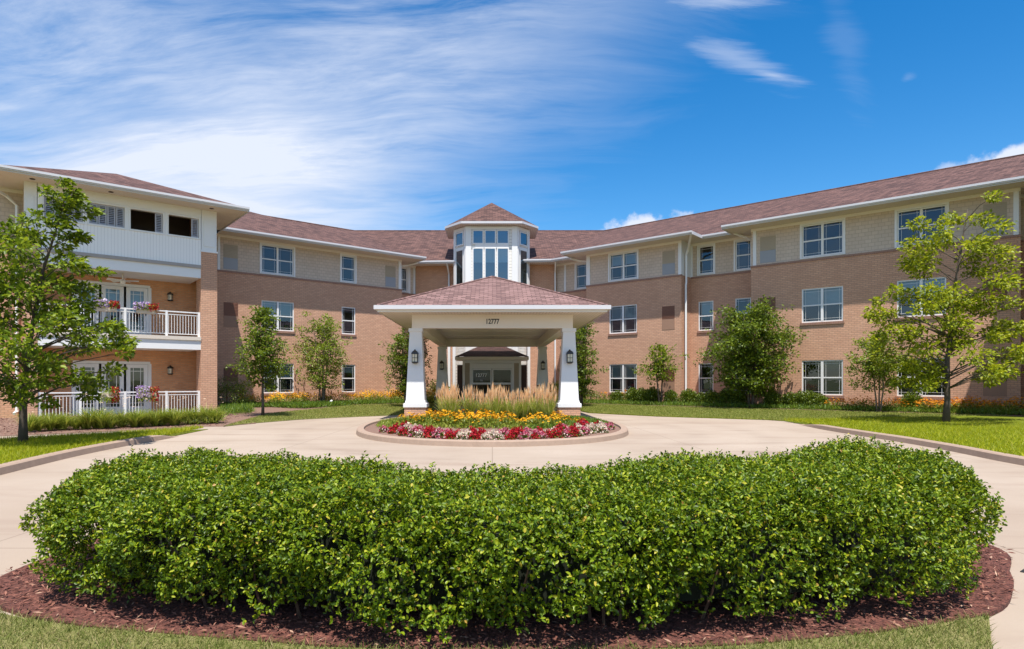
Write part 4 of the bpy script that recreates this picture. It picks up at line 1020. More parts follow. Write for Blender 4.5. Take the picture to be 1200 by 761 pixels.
# daylilies in front of the loggia
def daylily(seed):
    r = np.random.default_rng(seed)
    fol = strap_clump(95, .58, .58, .020, r); nb = 1; a = r.uniform(0, 6.28, nb); q = r.uniform(.05, .28, nb)
    p = np.stack([q * np.cos(a), q * np.sin(a), r.uniform(.58, .85, nb)], 1)
    st = leaves(p * np.array([.2, .2, 0]), p * np.array([.8, .8, 1]), r.normal(size=(nb, 3)), np.linalg.norm(p * np.array([.8, .8, 1]), axis=1), .012)
    st = (st[0], np.concatenate([st[1], st[1][:, -1:]], 1)) if st[1].shape[1] == 3 else st
    return [('foliage', fol, 'lily'), ('blooms', daisies(p, .042, r, 6), 'peach')]
LD = 'daylily clump with pale peach blooms in the row before the ground floor railing'
pr = plant('daylily', LD, 'flowers', daylily(31))
sp = []
for i in range(54):
    t = i / 53; a = np.array(gpt(36, 505, .06)); b = np.array(gpt(256, 495, .07)); p = a + (b - a) * t; sp.append((p[0] + rg.uniform(-.15, .15), p[1] + rg.uniform(-.45, .5), .06))
q0, q1, q2, q3 = (gpt(36, 505.5, .05), gpt(256, 496, .06), gpt(262, 491, .08), gpt(36, 499, .08))
cover('groundcover', [q0[:2], q1[:2], q2[:2], q3[:2]], 5200, .2, .36, .022, 'lily', rg, .04, 1.3)
place(pr, sp, None, 'daylilies before the loggia', rg, .6, 1.25)

# feather reed grass on the island
def reed(seed):
    r = np.random.default_rng(seed)
    fol = strap_clump(230, .98, .40, .015, r, 4, .14)
    n = 48; a = r.uniform(0, 6.28, n); q = r.uniform(.03, .36, n); hh = r.uniform(.78, 1.16, n)
    tip = np.stack([q * np.cos(a), q * np.sin(a), hh], 1); bs = tip * np.array([.35, .35, 0])
    d = unit(tip - bs + r.normal(size=(n, 3)) * .03)
    pl_s = []
    for k in range(3): pl_s.append(leaves(tip - d * .27, d, r.normal(size=(n, 3)), r.uniform(.22, .34, n), .036, fold=0))
    stalk = leaves(bs, tip - bs, r.normal(size=(n, 3)), np.linalg.norm(tip - bs, axis=1) * .95, .007, fold=0)
    return [('foliage', fol, 'reed'), ('plumes', join(pl_s + [stalk]), 'plume')]
LG = 'feather reed grass clump with tan plumes in the row across the middle of the island'
sp = [(x + rg.uniform(-.08, .08), 19.9 + dy_ + rg.uniform(-.2, .2), .17) for x, dy_ in [(-1.55, 0), (-1.2, .2), (-1.35, -.7), (-.72, .9), (-.3, .6), (.05, .4), (.12, 1.2), (.75, -.1), (1.0, .3), (1.5, -.1), (1.75, .3), (.45, .9), (1.25, .9), (1.7, -.6)]]
h1, h2 = sp[::2], sp[1::2]
for s_, hh in ((41, h1), (42, h2)): place(plant('feather_grass', LG, 'ornamental grass', reed(s_)), hh, None, 'feather grass on the island', rg, .95, 1.1)

# low groundcover on the island's right and in the beds: stuff
isl_small = [(p[0] * .86, 19.5 + (p[1] - 19.5) * .86) for p in isl]
cover('groundcover', [(.9, 17.3), (2.4, 18.0), (3.3, 19.0), (3.55, 20.6), (3.2, 22.3), (2.0, 22.6), (1.9, 19.6)], 6500, .16, .17, .022, 'ground_leaf', rg, .10)
cover('groundcover', [(2.6, 17.2), (3.3, 17.6), (3.72, 18.8), (3.75, 21.0), (3.3, 22.8), (2.2, 23.9), (1.2, 24.2), (1.6, 22.4), (3.0, 21.4), (3.2, 19.0)], 5200, .10, .13, .022, 'ground_leaf', rg, .10)
cover('groundcover', [(-2.9, 18.2), (-3.5, 18.6), (-3.74, 20.8), (-3.3, 22.8), (-2.2, 23.9), (-1.2, 24.2), (-1.6, 22.0), (-3.0, 21.2)], 4200, .10, .13, .025, 'lily', rg, .10)
cover('groundcover', [(-3.4, 19.0), (-2.3, 18.2), (-1.0, 17.4), (.9, 17.2), (1.7, 18.2), (1.6, 21.5), (-1.8, 21.5), (-3.2, 21.6)], 5000, .14, .15, .03, 'lily', rg, .12)
cover('groundcover', [tuple(FR.pt(u, v, 0))[:2] for u, v in ((-3.5, .9), (-3.5, 2.2), (6, 2.2), (20, 2.2), (20, 1.2), (6, .9))], 15000, .25, .24, .028, 'ground_leaf', rg, .2)
cover('groundcover', [tuple(FL.pt(u, v, 0))[:2] for u, v in ((-9.6, 1.8), (-9.2, 3.0), (3.8, 3.0), (3.8, 1.8))], 11000, .25, .26, .028, 'ground_leaf', rg, .18)
cover('groundcover', [tuple(FL.pt(u, v, 0))[:2] for u, v in ((-7.5, 3.0), (-6.6, 5.0), (-3.5, 3.6), (-3.3, 3.0))], 5000, .25, .26, .028, 'ground_leaf', rg, .16)
cover('groundcover', [gpt(258, 490)[:2], gpt(296, 488)[:2], gpt(292, 480)[:2], gpt(260, 480)[:2]], 3500, .3, .34, .024, 'ground_leaf', rg, .1)

# clipped and loose shrubs
def ball(name, label, rad, h, n, mat, seed, ln=.06):
    r = np.random.default_rng(seed); v, f = mound(rad, h, n, ln, ln * .6, r, low=.5, dens=.3)
    o = plant(name, label, 'shrub', [('foliage', (v, f), mat)])
    t = MB(); t.tube([(0, 0, 0), (0, 0, h * .6)], .03, 5); tb = t.build('stem', 'twig'); tb.parent = o
    return o
LB = 'small round clipped shrub in the row at the foot of the right wing'
pr = ball('round_shrub', LB, .44, .80, 2600, 'shrub', 51, .085)
place(pr, [tuple(FR.pt(FR.ux(x, 1.2), 1.2, .2)) for x in (723, 742, 752, 765, 786, 807, 822, 834, 852, 866, 905, 926, 938, 949, 960, 1068)], None, 'round shrubs along the right wing', rg, .9, 1.1)
o = ball('dark_hedge_shrub', 'low dark green shrub at the wall corner just right of the canopy', .9, .75, 1500, 'shrub', 52); o.location = tuple(FR.pt(FR.ux(692, 1.3), 1.3, .2)); o.scale = (1.3, .8, 1)
o = ball('yew_shrub', 'large dark shrub in the shade beside the brick pier', 1.1, 1.55, 3000, 'shrub', 53); o.location = tuple(FL.pt(FL.ux(266, 2.2), 2.2, .2))
o = ball('yew_shrub', 'airy light green shrub between the shaded dark shrub and the slender tree', .48, 1.5, 700, 'lightleaf', 54, .08); o.location = tuple(FL.pt(FL.ux(284, 1.6), 1.6, .2))
o = ball('green_shrub', 'bright green shrub behind the left canopy columns', .95, 1.35, 2200, 'lightleaf', 55, .09); o.location = (-3.4, 39.0, .2)
o = ball('green_shrub', 'bright green shrub behind the right canopy columns', .95, 1.35, 2200, 'lightleaf', 56, .09); o.location = (4.2, 38.3, .2)

# flower boxes and baskets on the railings
def flower_box(label, x, zr, wide, basket, seed):
    r = np.random.default_rng(seed); v = BV + .02; u = FL.ux(x, v); c = FL.pt(u, v, zr)
    o = thing('flower_box', label, 'flower box', c, None)
    t = MB(); e = wide / 2
    t.box(FL, u - e, u + e, v - .10, v + .12, zr - .20, zr - .02); part('trough', t, 'planter', o)
    n = 260; p0 = r.uniform(-1, 1, n); droop = r.uniform(-.34 if basket else -.08, .22, n)
    def pts(n, lo, hi, a, b): 
        q = r.uniform(a, b, n); w = r.uniform(-.18, .24, n); return np.stack([q * e * 1.15 * FL.d[0] + w * FL.n[0], q * e * 1.15 * FL.d[1] + w * FL.n[1], r.uniform(lo, hi, n)], 1)
    lo = -.38 if basket else -.06
    def lv(n, a, b, lo, hi, ln, wd): 
        p = pts(n, lo, hi, a, b); return leaves(p, r.normal(size=(n, 3)) + np.array([0, -.3, .3]), r.normal(size=(n, 3)) * .6 + np.array([0, -.5, .6]), ln, wd)
    raw_mesh('foliage', *lv(380, -1, 1, lo, .2, .09, .05), 'lightleaf', o)
    raw_mesh('pale_blooms', *lv(240, -1.1, .15, -.05 if not basket else -.22, .26, .075, .075), 'purple', o) if 'purple' in label else None
    raw_mesh('red_blooms', *lv(200, .25, 1.1, lo, .22, .075, .07), 'red', o) if 'red' in label else None
flower_box('upper balcony flower box of purple and red petunias, the one nearer the tree', 125, 4.60, .70, False, 61)
flower_box('upper balcony flower box of purple and red petunias, the one nearer the brick pier', 171, 4.60, .70, False, 62)
flower_box('ground floor basket of trailing red and green flowers on the railing', 128, 1.02, .55, True, 63)
flower_box('ground floor basket of trailing purple and red petunias on the railing', 173, 1.02, .62, True, 64)

# ------------------------------------------------------------------ trees
def tree(name, label, base, h, prof, limbs, leaf, per, mat, seed, trunk_r=.09, stems=1, t0=.2, rise=.35, cat='tree', clump=.26, lean=None, bark='bark', layers=None, bend=0.0, gap=.26):
    """prof: [(height fraction, crown radius in metres)]; limbs spring from t0 up; every limb carries leaf clumps"""
    r = np.random.default_rng(seed); o = thing(name, label, cat, base); tb = MB(); C_ = []
    zs = [p[0] * h for p in prof]; rs = [p[1] for p in prof]
    rad = lambda z: float(np.interp(z, zs, rs))
    spines = []
    for s in range(stems):
        a = 2 * math.pi * s / stems + r.uniform(0, 1); sp_ = (0 if stems == 1 else .20 * h / 4)
        pts = []; n = 9; hx = h * (.97 if s == 0 else r.uniform(.78, .93))
        for i in range(n + 1):
            t = i / n; k = sp_ * (t ** .8) * 1.5
            pts.append(Vector((math.cos(a) * (k + (.06 if stems > 1 else 0)) + r.uniform(-1, 1) * .02 * h * t * .6 + bend * t * t, math.sin(a) * (k + (.06 if stems > 1 else 0)) + r.uniform(-1, 1) * .02 * h * t * .6, hx * t)))
        tb.tube(pts, [trunk_r * (1.25 if i == 0 else 1) * (1 - .93 * (i / n)) ** .8 + .006 for i in range(n + 1)], 8)
        spines.append(pts)
    def at(pts, t):
        f = t * (len(pts) - 1); i = min(int(f), len(pts) - 2); return pts[i].lerp(pts[i + 1], f - i)
    for i in range(limbs):
        sp_ = spines[i % stems]; t = t0 + (1 - t0) * ((i + .5) / limbs) ** .9 * .985
        if layers: t += .022 * math.sin(t * layers * 2 * math.pi)
        b = at(sp_, min(t, .99)); az = i * 2.39996 + r.uniform(-.35, .35)
        L = rad(min(b.z + .2, h)) * r.uniform(.62, 1.12)
        if lean: L *= 1 + lean[1] * max(0, math.cos(az - lean[0])) - lean[1] * .6 * max(0, -math.cos(az - lean[0]))
        e = Vector((math.cos(az), math.sin(az), 0)); ri = rise * r.uniform(.5, 1.3) * (1 if t < .8 else 1.8)
        pts = [b]
        for k in range(1, 6):
            q = k / 5; pts.append(b + e * L * q + Vector((0, 0, L * (ri * q - .12 * q * q))) + Vector(r.normal(size=3)) * .05 * L * q)
        lr = max(.008, trunk_r * .42 * (1 - t) + .008)
        tb.tube(pts, [lr * (1 - .8 * k / 5) for k in range(6)], 5, cap=False)
        nc = max(2, int(L / gap))
        for k in range(nc):
            q = .22 + .80 * (k + r.uniform(0, .8)) / nc; c = np.array(at(pts, min(q, 1.0)))
            C_.append(c)
            for _ in range(2 if L > .6 else 1):
                tw_ = c + r.normal(size=3) * np.array([1, 1, .45]) * min(.30 * L, .42) * (.35 + q * .65); C_.append(tw_)
                if r.random() < .4: tb.tube([Vector(c), Vector(tw_)], .006, 4, cap=False)
    for sp_ in spines:
        for t in (.9, .95, 1.0): C_.append(np.array(at(sp_, t)))
    C_ = np.array(C_); n = len(C_) * per
    cc = np.repeat(C_, per, 0); dd = unit(r.normal(size=(n, 3))); p = cc + dd * (r.random(n) ** .5)[:, None] * np.array([clump, clump, clump * .6]) * r.uniform(.7, 1.25, (n, 1))
    p[:, 2] = np.maximum(p[:, 2], .25)
    out = p - np.array([bend * .4, 0, h * .4]); out[:, 2] *= .15
    ax = dd * .9 + unit(out) * .5 + r.normal(size=(n, 3)) * .45 + np.array([0, 0, -.15]); nr = r.normal(size=(n, 3)) * .55 + np.array([0, 0, 1.0])
    v, f = leaves(p, ax, nr, r.uniform(.7, 1.2, n) * leaf, r.uniform(.8, 1.2, n) * leaf * .62)
    w = tb.build('trunk', bark, None, True); w.parent = o
    raw_mesh('crown', v, f, mat, o)
    return o
gb = lambda x, y, z=.1: gpt(x, y, z)
def crown_tree(name, label, base, x0, y0, px_m, clumps, leaf, mat, seed, trunk_r, top, bark='bark', flat=.62):
    """a tree whose foliage clumps were surveyed: (x, y, r) measured against the trunk foot x0, y0 at px_m per metre; depth is spread round the trunk"""
    r = np.random.default_rng(seed); o = thing(name, label, 'tree', base); tb = MB()
    Cs = np.array([((x - x0) / px_m, (y0 - y) / px_m, q / px_m) for x, y, q in clumps])
    h = top[1]
    spine = [Vector((top[0] * (k / 10) ** 2 + .02 * math.sin(k * 1.7), .02 * math.cos(k * 2.1), h * k / 10)) for k in range(11)]
    tb.tube(spine, [trunk_r * (1.3 if k == 0 else 1) * (1 - .95 * k / 10) + .006 for k in range(11)], 9)
    P_, CC, RR = [], [], []
    for dx, z, q in Cs:
        band = Cs[np.abs(Cs[:, 1] - z) < .6]; Rm = max(.35, np.abs(band[:, 0] - top[0] * (z / h) ** 2).max()); cx = dx - top[0] * (z / h) ** 2
        dep = math.sqrt(max(0.0, 1 - min(1, abs(cx) / Rm) ** 2)) * Rm * .85
        d = r.uniform(-1, 1) * dep; CC.append((dx, d, z)); RR.append(q)
        if r.random() < .6 and dep > .4: CC.append((dx + r.uniform(-.2, .2), -d + r.uniform(-.3, .3), z + r.uniform(-.15, .25))); RR.append(q * .85)
    v_, ax_l, nr_l = [], [], []
    for (cx, cy, cz), q in zip(CC, RR):
        hd = math.hypot(cx - top[0] * (cz / h) ** 2, cy); zb = max(.16 * h, cz - .30 * hd - .12); t = min(zb / h, .97) * 10; i = min(int(t), 9); b = spine[i].lerp(spine[i + 1], t - i)
        e = Vector((cx, cy, cz)); mid = b.lerp(e, .5) + Vector((0, 0, .05 + .05 * hd)); L = (e - b).length
        rr = max(.006, min(trunk_r * .28, .009 * L + .005))
        tb.tube([b, b.lerp(mid, .5), mid, mid.lerp(e, .6), e], [rr, rr * .8, rr * .6, rr * .42, .005], 5, cap=False)
        for _ in range(3):
            w = e + Vector(r.normal(size=3)) * q * .5; tb.tube([mid.lerp(e, .55), w], [.006, .003], 4, cap=False)
        n = int(50 + 590 * q * q / (leaf / .14) ** 2); dd = unit(r.normal(size=(n, 3))); rad = r.random(n) ** .45
        lump = 1 + .3 * np.sin(dd[:, 0] * 5 + cx * 7) * np.sin(dd[:, 2] * 6 + cz * 5)
        v_.append(np.array([cx, cy, cz]) + dd * (rad * lump)[:, None] * np.array([q * 1.12, q * 1.12, q * flat]))
        hdv = np.array([cx, cy, 0]) / max(.3, hd); ax_l.append(dd * .8 + hdv * .5 + r.normal(size=(n, 3)) * .4 + np.array([0, 0, -.1])); nr_l.append(r.normal(size=(n, 3)) * .5 + np.array([0, -.05, 1.0]))
    p = np.concatenate(v_); p[:, 2] = np.maximum(p[:, 2], .3); ax = np.concatenate(ax_l); nr = np.concatenate(nr_l); n = len(p)
    v, f = leaves(p, ax, nr, r.uniform(.65, 1.2, n) * leaf, r.uniform(.8, 1.2, n) * leaf * .6)
    w = tb.build('trunk', bark, None, True); w.parent = o
    raw_mesh('crown', v, f, mat, o)
    return o
CL = [(80,219,9),(82,234,13),(89,229,9),(65,240,11),(87,240,11),(72,251,15),(61,262,14),(78,271,14),(85,279,9),(26,266,12),(30,279,14),(6,290,14),(22,297,18),(43,284,16),(56,281,15),(61,303,18),(78,305,14),(95,312,13),(104,316,9),(39,310,20),(13,316,20),(-13,314,20),(65,323,15),(78,336,14),(48,336,20),(22,340,22),(-4,344,22),(69,349,16),(87,360,15),(43,360,22),(17,368,22),(-9,370,22),(26,383,22),(56,383,20),(78,379,18),(104,377,13),(126,381,10),(132,384,7),(108,392,14),(95,396,14),(130,405,11),(146,413,8),(124,400,11),(39,401,22),(9,401,22),(65,405,20),(87,409,15),(17,422,20),(48,427,20),(69,427,18),(95,427,14),(-9,418,20),(108,440,10),(98,448,11),(74,448,15),(48,448,15),(13,453,16),(-4,453,16),(4,470,12),(84,464,10),(63,466,11),(-20,465,14),(-30,380,22),(-30,430,20),(-35,340,20)]
crown_tree('shade_tree', 'tall green tree on the left lawn in front of the balconies', gpt(26, 521, .08), 26, 521, 52.0, CL, .13, 'oak', 71, .078, (1.0, 5.6))
CR = [(1135,247,9),(1134,262,12),(1131,277,15),(1156,281,13),(1168,292,12),(1152,302,14),(1164,315,12),(1141,302,14),(1145,319,12),(1076,262,10),(1082,277,13),(1070,285,12),(1091,289,15),(1072,300,14),(1095,302,16),(1076,313,13),(1110,296,14),(1099,315,12),(1110,338,16),(1126,338,14),(1084,350,16),(1061,348,13),(1042,342,9),(1038,351,8),(1057,361,13),(1036,367,9),(1046,369,11),(1076,369,16),(1103,357,18),(1126,357,16),(1152,338,12),(1164,342,9),(1145,353,14),(1168,357,12),(1179,359,8),(1160,365,11),(1091,380,18),(1118,380,18),(1069,391,14),(1038,388,9),(1030,399,9),(1091,399,18),(1118,399,18),(1145,395,13),(1164,391,13),(1183,388,12),(1196,382,11),(1213,380,12),(1061,410,14),(1088,418,18),(1114,418,18),(1141,418,14),(1164,418,13),(1183,416,13),(1198,416,12),(1215,420,12),(1065,433,13),(1088,437,16),(1110,435,14),(1133,433,12),(1156,437,11),(1162,447,8),(1069,452,11),(1088,449,12)]
crown_tree('young_oak', 'young lime green tree with layered branches on the right lawn', gpt(1109, 496.5, .1), 1109, 496.5, 35.4, CR, .14, 'oak_lime', 72, .092, (.72, 7.1))
tree('slender_tree', 'slender upright tree in front of the left wing beside the brick pier', gb(308, 487, .12), 4.4, [(0, .2), (.2, .7), (.4, 1.05), (.6, .95), (.8, .7), (.95, .35), (1, .15)], 46, .12, 15, 'deep', 73, .05, 1, .25, .45, clump=.24, gap=.22)
tree('multi_stem_tree', 'light green multi-stemmed tree against the middle of the left wing', gb(378, 474.5, .22), 5.0, [(0, .3), (.2, .9), (.4, 1.3), (.6, 1.25), (.8, .95), (1, .3)], 58, .12, 12, 'lightleaf', 74, .045, 4, .18, .5, bark='bark_pale', clump=.25)
tree('holly_tree', 'dense dark tree behind the left front canopy column', (-4.6, 33.0, .2), 4.5, [(0, .5), (.15, .95), (.4, 1.2), (.7, 1.05), (.9, .6), (1, .3)], 64, .12, 12, 'deep', 75, .06, 2, .1, .4, clump=.24)
tree('holly_tree', 'dense dark tree behind the right front canopy column', (4.75, 33.0, .2), 4.7, [(0, .5), (.15, .8), (.4, .95), (.7, .85), (.9, .55), (1, .3)], 64, .12, 12, 'deep', 76, .06, 2, .1, .4, clump=.24)
tree('small_tree', 'small airy tree against the right wing just left of the tall white downpipe', tuple(FR.pt(FR.ux(774, 1.6), 1.6, .22)), 3.2, [(0, .2), (.35, .6), (.55, .95), (.8, .8), (1, .3)], 34, .13, 9, 'oak', 77, .045, 2, .42, .5, clump=.2)
tree('crape_myrtle', 'broad bushy tree against the right wing recess', tuple(FR.pt(FR.ux(880, 1.9), 1.9, .2)), 4.95, [(0, .6), (.15, 1.25), (.35, 1.75), (.6, 1.9), (.8, 1.4), (1, .45)], 96, .14, 12, 'deep', 78, .055, 4, .12, .45, clump=.27)
tree('thin_tree', 'thin open multi-stemmed tree left of the young lime green tree', tuple(FR.pt(FR.ux(1030, 2.2), 2.2, .2)), 3.1, [(0, .3), (.3, .75), (.6, 1.15), (.85, .8), (1, .3)], 40, .12, 12, 'lightleaf', 79, .03, 3, .3, .7, bark='bark_pale', clump=.2)

# ------------------------------------------------------------------ hedge, mulch, grass
HO = smooth_loop([(-3.25, 4.55), (-3.47, 5.2), (-3.42, 6.0), (-2.7, 6.15), (-2.0, 5.65), (-1, 5.3), (0, 5.0), (1.05, 5.3), (2.3, 5.85), (3.2, 6.25), (3.82, 6.3), (3.95, 5.4), (3.60, 4.52), (2.95, 3.93), (2.15, 3.62), (1.1, 3.40), (0, 3.31), (-1.1, 3.44), (-2.2, 3.72), (-2.9, 4.1)], 6)
MU = smooth_loop([(-3.62, 4.3), (-3.72, 5.2), (-3.55, 6.3), (-2.4, 6.4), (-1, 5.6), (0, 5.3), (1.05, 5.6), (2.4, 6.2), (3.3, 6.55), (4.35, 6.5), (4.45, 5.4), (4.0, 4.75), (3.73, 4.4), (3.2, 3.92), (2.3, 3.62), (1.4, 3.44), (.3, 3.35), (-.94, 3.42), (-2.46, 3.70), (-3.15, 3.98)], 6)
g = MB(); g.poly([(p[0], p[1], .034) for p in MU], skirt=-.01); struct('mulch_bed', g, 'mulch')
r = np.random.default_rng(5)
x, y = sample_poly(MU, 16000, r); n = len(x)
p = np.stack([x, y, .036 + r.uniform(0, .025, n)], 1); a = r.uniform(0, 6.28, n)
v, f = leaves(p, np.stack([np.cos(a), np.sin(a), r.normal(size=n) * .25], 1), r.normal(size=(n, 3)) * .3 + np.array([0, 0, 1]), r.uniform(.015, .07, n), r.uniform(.006, .016, n), fold=.1)
tag(raw_mesh('mulch_chips', v, f, 'chip'), None, None, kind='stuff')
H = thing('clipped_hedge', 'long broad clipped green hedge on the mulch bed in the foreground', 'hedge', (0, 4.6, 0))
def hedge_top(x, y): return .80 + .05 * np.clip((x - 1) / 3, 0, 1) + .026 * np.sin(x * 2.3 + y) + .024 * np.sin(x * 5.1 - y * 3.7) + .02 * np.sin(x * 9.7 + y * 7)
r = np.random.default_rng(6)
ho = np.array(HO); seg = np.roll(ho, -1, 0) - ho; sl = np.hypot(*seg.T); cum = np.concatenate([[0], np.cumsum(sl)])
def on_side(n):
    """points on the hedge's sides with outward normals"""
    s_ = r.uniform(0, cum[-1], n); i = np.searchsorted(cum, s_) - 1; t = (s_ - cum[i]) / sl[i]; q = ho[i] + seg[i] * t[:, None]
    nr = np.stack([seg[i][:, 1], -seg[i][:, 0]], 1) / sl[i][:, None]; return q, nr, s_
area = .5 * np.sum(ho[:, 0] * np.roll(ho[:, 1], -1) - np.roll(ho[:, 0], -1) * ho[:, 1]); sgn = 1 if area > 0 else -1
def bulge(s_, z): return .055 * np.sin(s_ * 2.1 + z * 3) + .06 * np.sin(s_ * 5.3 + 1 - z * 5) + .05 * np.sin(s_ * 11 + z * 9)
nS, nT = 27000, 28000
q, nr, s_ = on_side(nS); nr *= sgn; z = .10 + (hedge_top(q[:, 0], q[:, 1]) - .10) * r.random(nS) ** .82; zz = z / .8
low_gap = (np.sin(s_ * 3.1) + np.sin(s_ * 7.7 + 2) + .6 * np.sin(s_ * 17)) * .05 + .125
cav = np.sin(q[:, 0] * 4.3 + z * 6 + 1) * np.sin(q[:, 0] * 7.1 - z * 9 + q[:, 1] * 3) + .6 * np.sin(q[:, 0] * 13 + z * 4) * np.sin(z * 17 + q[:, 0] * 5)
keep = (z > low_gap) & ((cav > -.42) | (zz > .86) | (r.random(nS) < .34)) & ((nr[:, 1] < .5) | (r.random(nS) < .3)); q, nr, s_, z, zz = q[keep], nr[keep], s_[keep], z[keep], zz[keep]; n = len(z)
rnd = -.20 * np.clip((zz - .72) / .28, 0, 1) ** 2 - .12 * np.clip((.55 - zz) / .55, 0, 1) ** 1.5 + .05 * np.clip((.12 - np.abs(zz - .62)) / .12, 0, 1)
dep = r.random(n) ** 1.5 * .26
off = rnd + bulge(s_, z) - dep
Ps = np.stack([q[:, 0] + nr[:, 0] * off, q[:, 1] + nr[:, 1] * off, z], 1); Ns = np.stack([nr[:, 0], nr[:, 1], .25 + .6 * zz], 1)
x, y = sample_poly(HO, nT, r); ed = edge_dist(HO, x, y); zt = hedge_top(x, y) - .14 * np.exp(-(ed / .12) ** 2) + .02 * r.normal(size=nT) - r.random(nT) ** 1.8 * .16 + np.where(r.random(nT) < .05, .045, 0)
Pt = np.stack([x, y, zt], 1); Nt = np.tile([0, 0, 1.0], (nT, 1))
SPp = np.concatenate([Ps, Pt]); SN = unit(np.concatenate([Ns, Nt])); NS = len(SPp)
SN = unit(SN + r.normal(size=(NS, 3)) * .45)
per = 5
pp = np.repeat(SPp, per, 0); nn = np.repeat(SN, per, 0); N = len(pp)
rad_ = unit(np.cross(nn, unit(r.normal(size=(N, 3))))); k = np.tile(np.arange(per), NS)
ax = rad_ * .9 + nn * r.uniform(.15, 1.1, (N, 1)); pos = pp + nn * r.uniform(-.03, .03, (N, 1))
lnr = nn + r.normal(size=(N, 3)) * .40 + np.array([0, -.05, .35])
v, f = leaves(pos, ax, lnr, r.uniform(.017, .036, N), r.uniform(.012, .020, N), oval=True, fold=.22)
o = raw_mesh('foliage', v, f, 'hedge_leaf', None); o.parent = H; o.matrix_parent_inverse = Matrix.Translation(H.location).inverted()
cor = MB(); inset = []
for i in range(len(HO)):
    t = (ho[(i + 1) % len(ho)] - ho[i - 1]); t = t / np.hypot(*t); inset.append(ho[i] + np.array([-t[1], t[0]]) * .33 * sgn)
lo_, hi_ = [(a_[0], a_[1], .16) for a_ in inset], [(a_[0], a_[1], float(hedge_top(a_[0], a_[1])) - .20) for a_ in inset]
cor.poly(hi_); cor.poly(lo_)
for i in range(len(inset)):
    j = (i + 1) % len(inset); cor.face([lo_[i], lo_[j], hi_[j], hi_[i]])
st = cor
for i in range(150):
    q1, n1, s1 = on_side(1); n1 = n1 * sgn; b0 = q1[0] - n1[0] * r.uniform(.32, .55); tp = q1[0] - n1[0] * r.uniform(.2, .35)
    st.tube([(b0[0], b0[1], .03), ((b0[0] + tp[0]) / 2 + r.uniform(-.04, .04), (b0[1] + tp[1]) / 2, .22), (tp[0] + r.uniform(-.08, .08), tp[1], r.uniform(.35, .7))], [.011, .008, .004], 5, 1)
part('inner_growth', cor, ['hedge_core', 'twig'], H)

def blades(name, poly, n, h, w, mat, seed, zf, lean=.5):
    r = np.random.default_rng(seed); x, y = sample_poly(poly, n, r); z = zf(x, y); a = r.uniform(0, 6.28, n); hh = r.uniform(.5, 1.1, n) * h
    b = np.stack([x, y, z], 1); s_ = np.stack([np.cos(a), np.sin(a), np.zeros(n)], 1) * w / 2
    tip = b + np.stack([r.normal(size=n) * lean * hh, r.normal(size=n) * lean * hh, hh], 1)
    V = np.stack([b - s_, b + s_, tip], 1).reshape(-1, 3); F_ = np.arange(3 * n).reshape(-1, 3)
    return tag(raw_mesh(name, V, F_, mat), None, None, kind='stuff')
flat = lambda z: (lambda x, y: np.full(len(x), z))
xy = lambda pl: [(p[0], p[1]) for p in pl]
blades('lawn_grass', [p for p in xy(frontL) if True], 90000, .055, .006, 'blade_dry', 81, flat(.025), .7)
nearL = [(p[0] - .2, p[1]) for p in kerbL if p[1] > 5] + [(-11.5, 5), (-12.6, 13.2)] + xy([gpt(0, 517.5, .06), gpt(130, 510, .06), gpt(200, 506, .05), gpt(240, 503.3, .02)])
blades('lawn_grass', nearL, 60000, .13, .020, 'blade', 82, flat(.07), .6)
nearR = [(p[0] + .2, p[1]) for p in kerbR if p[1] > 7] + [(13.5, 7), (22.5, 21), (19.5, 23.0), (15, 23.2), (11.6, 22.4), (10.62, 22.4)]
blades('lawn_grass', nearR, 90000, .13, .022, 'blade', 83, flat(.075), .6)
from mathutils.bvhtree import BVHTree
def lawn_z(pl):
    mb = MB(); mb.poly([tuple(p) for p in pl]); bv = BVHTree.FromPolygons([Vector(v) for v in mb.v], [list(f) for f in mb.f])
    def fz(x, y):
        out = np.zeros(len(x))
        for i in range(len(x)):
            h = bv.ray_cast(Vector((x[i], y[i], 5)), Vector((0, 0, -1))); out[i] = h[0].z if h[0] else .05
        return out
    return fz
farR = xy([gpt(690, 483.7, .04), gpt(770, 487.7, .04), gpt(850, 490.2, .04), gpt(900, 491.8, .04), gpt(918, 493.2, .03)]) + [(11.6, 22.4), (15, 23.2), (19.5, 23.0)] + [tuple(FR.pt(u, 2.3, 0))[:2] for u in (16, 8, 0, -3.2)]
blades('lawn_grass', farR, 60000, .06, .02, 'blade_mid', 84, lawn_z(lawnR), .6)
blades('lawn_grass', xy(stripL), 40000, .06, .02, 'blade_mid', 85, lawn_z(stripL), .6)
def chips(poly, n, zf, seed):
    r = np.random.default_rng(seed); x, y = sample_poly(poly, n, r); p = np.stack([x, y, zf(x, y) + .01], 1); a = r.uniform(0, 6.28, n)
    v, f = leaves(p, np.stack([np.cos(a), np.sin(a), r.normal(size=n) * .2], 1), r.normal(size=(n, 3)) * .3 + np.array([0, 0, 1]), r.uniform(.04, .12, n), r.uniform(.015, .03, n))
    tag(raw_mesh('mulch_chips', v, f, 'chip'), None, None, kind='stuff')
chips(xy(bedB), 6000, lawn_z(bedB), 91)

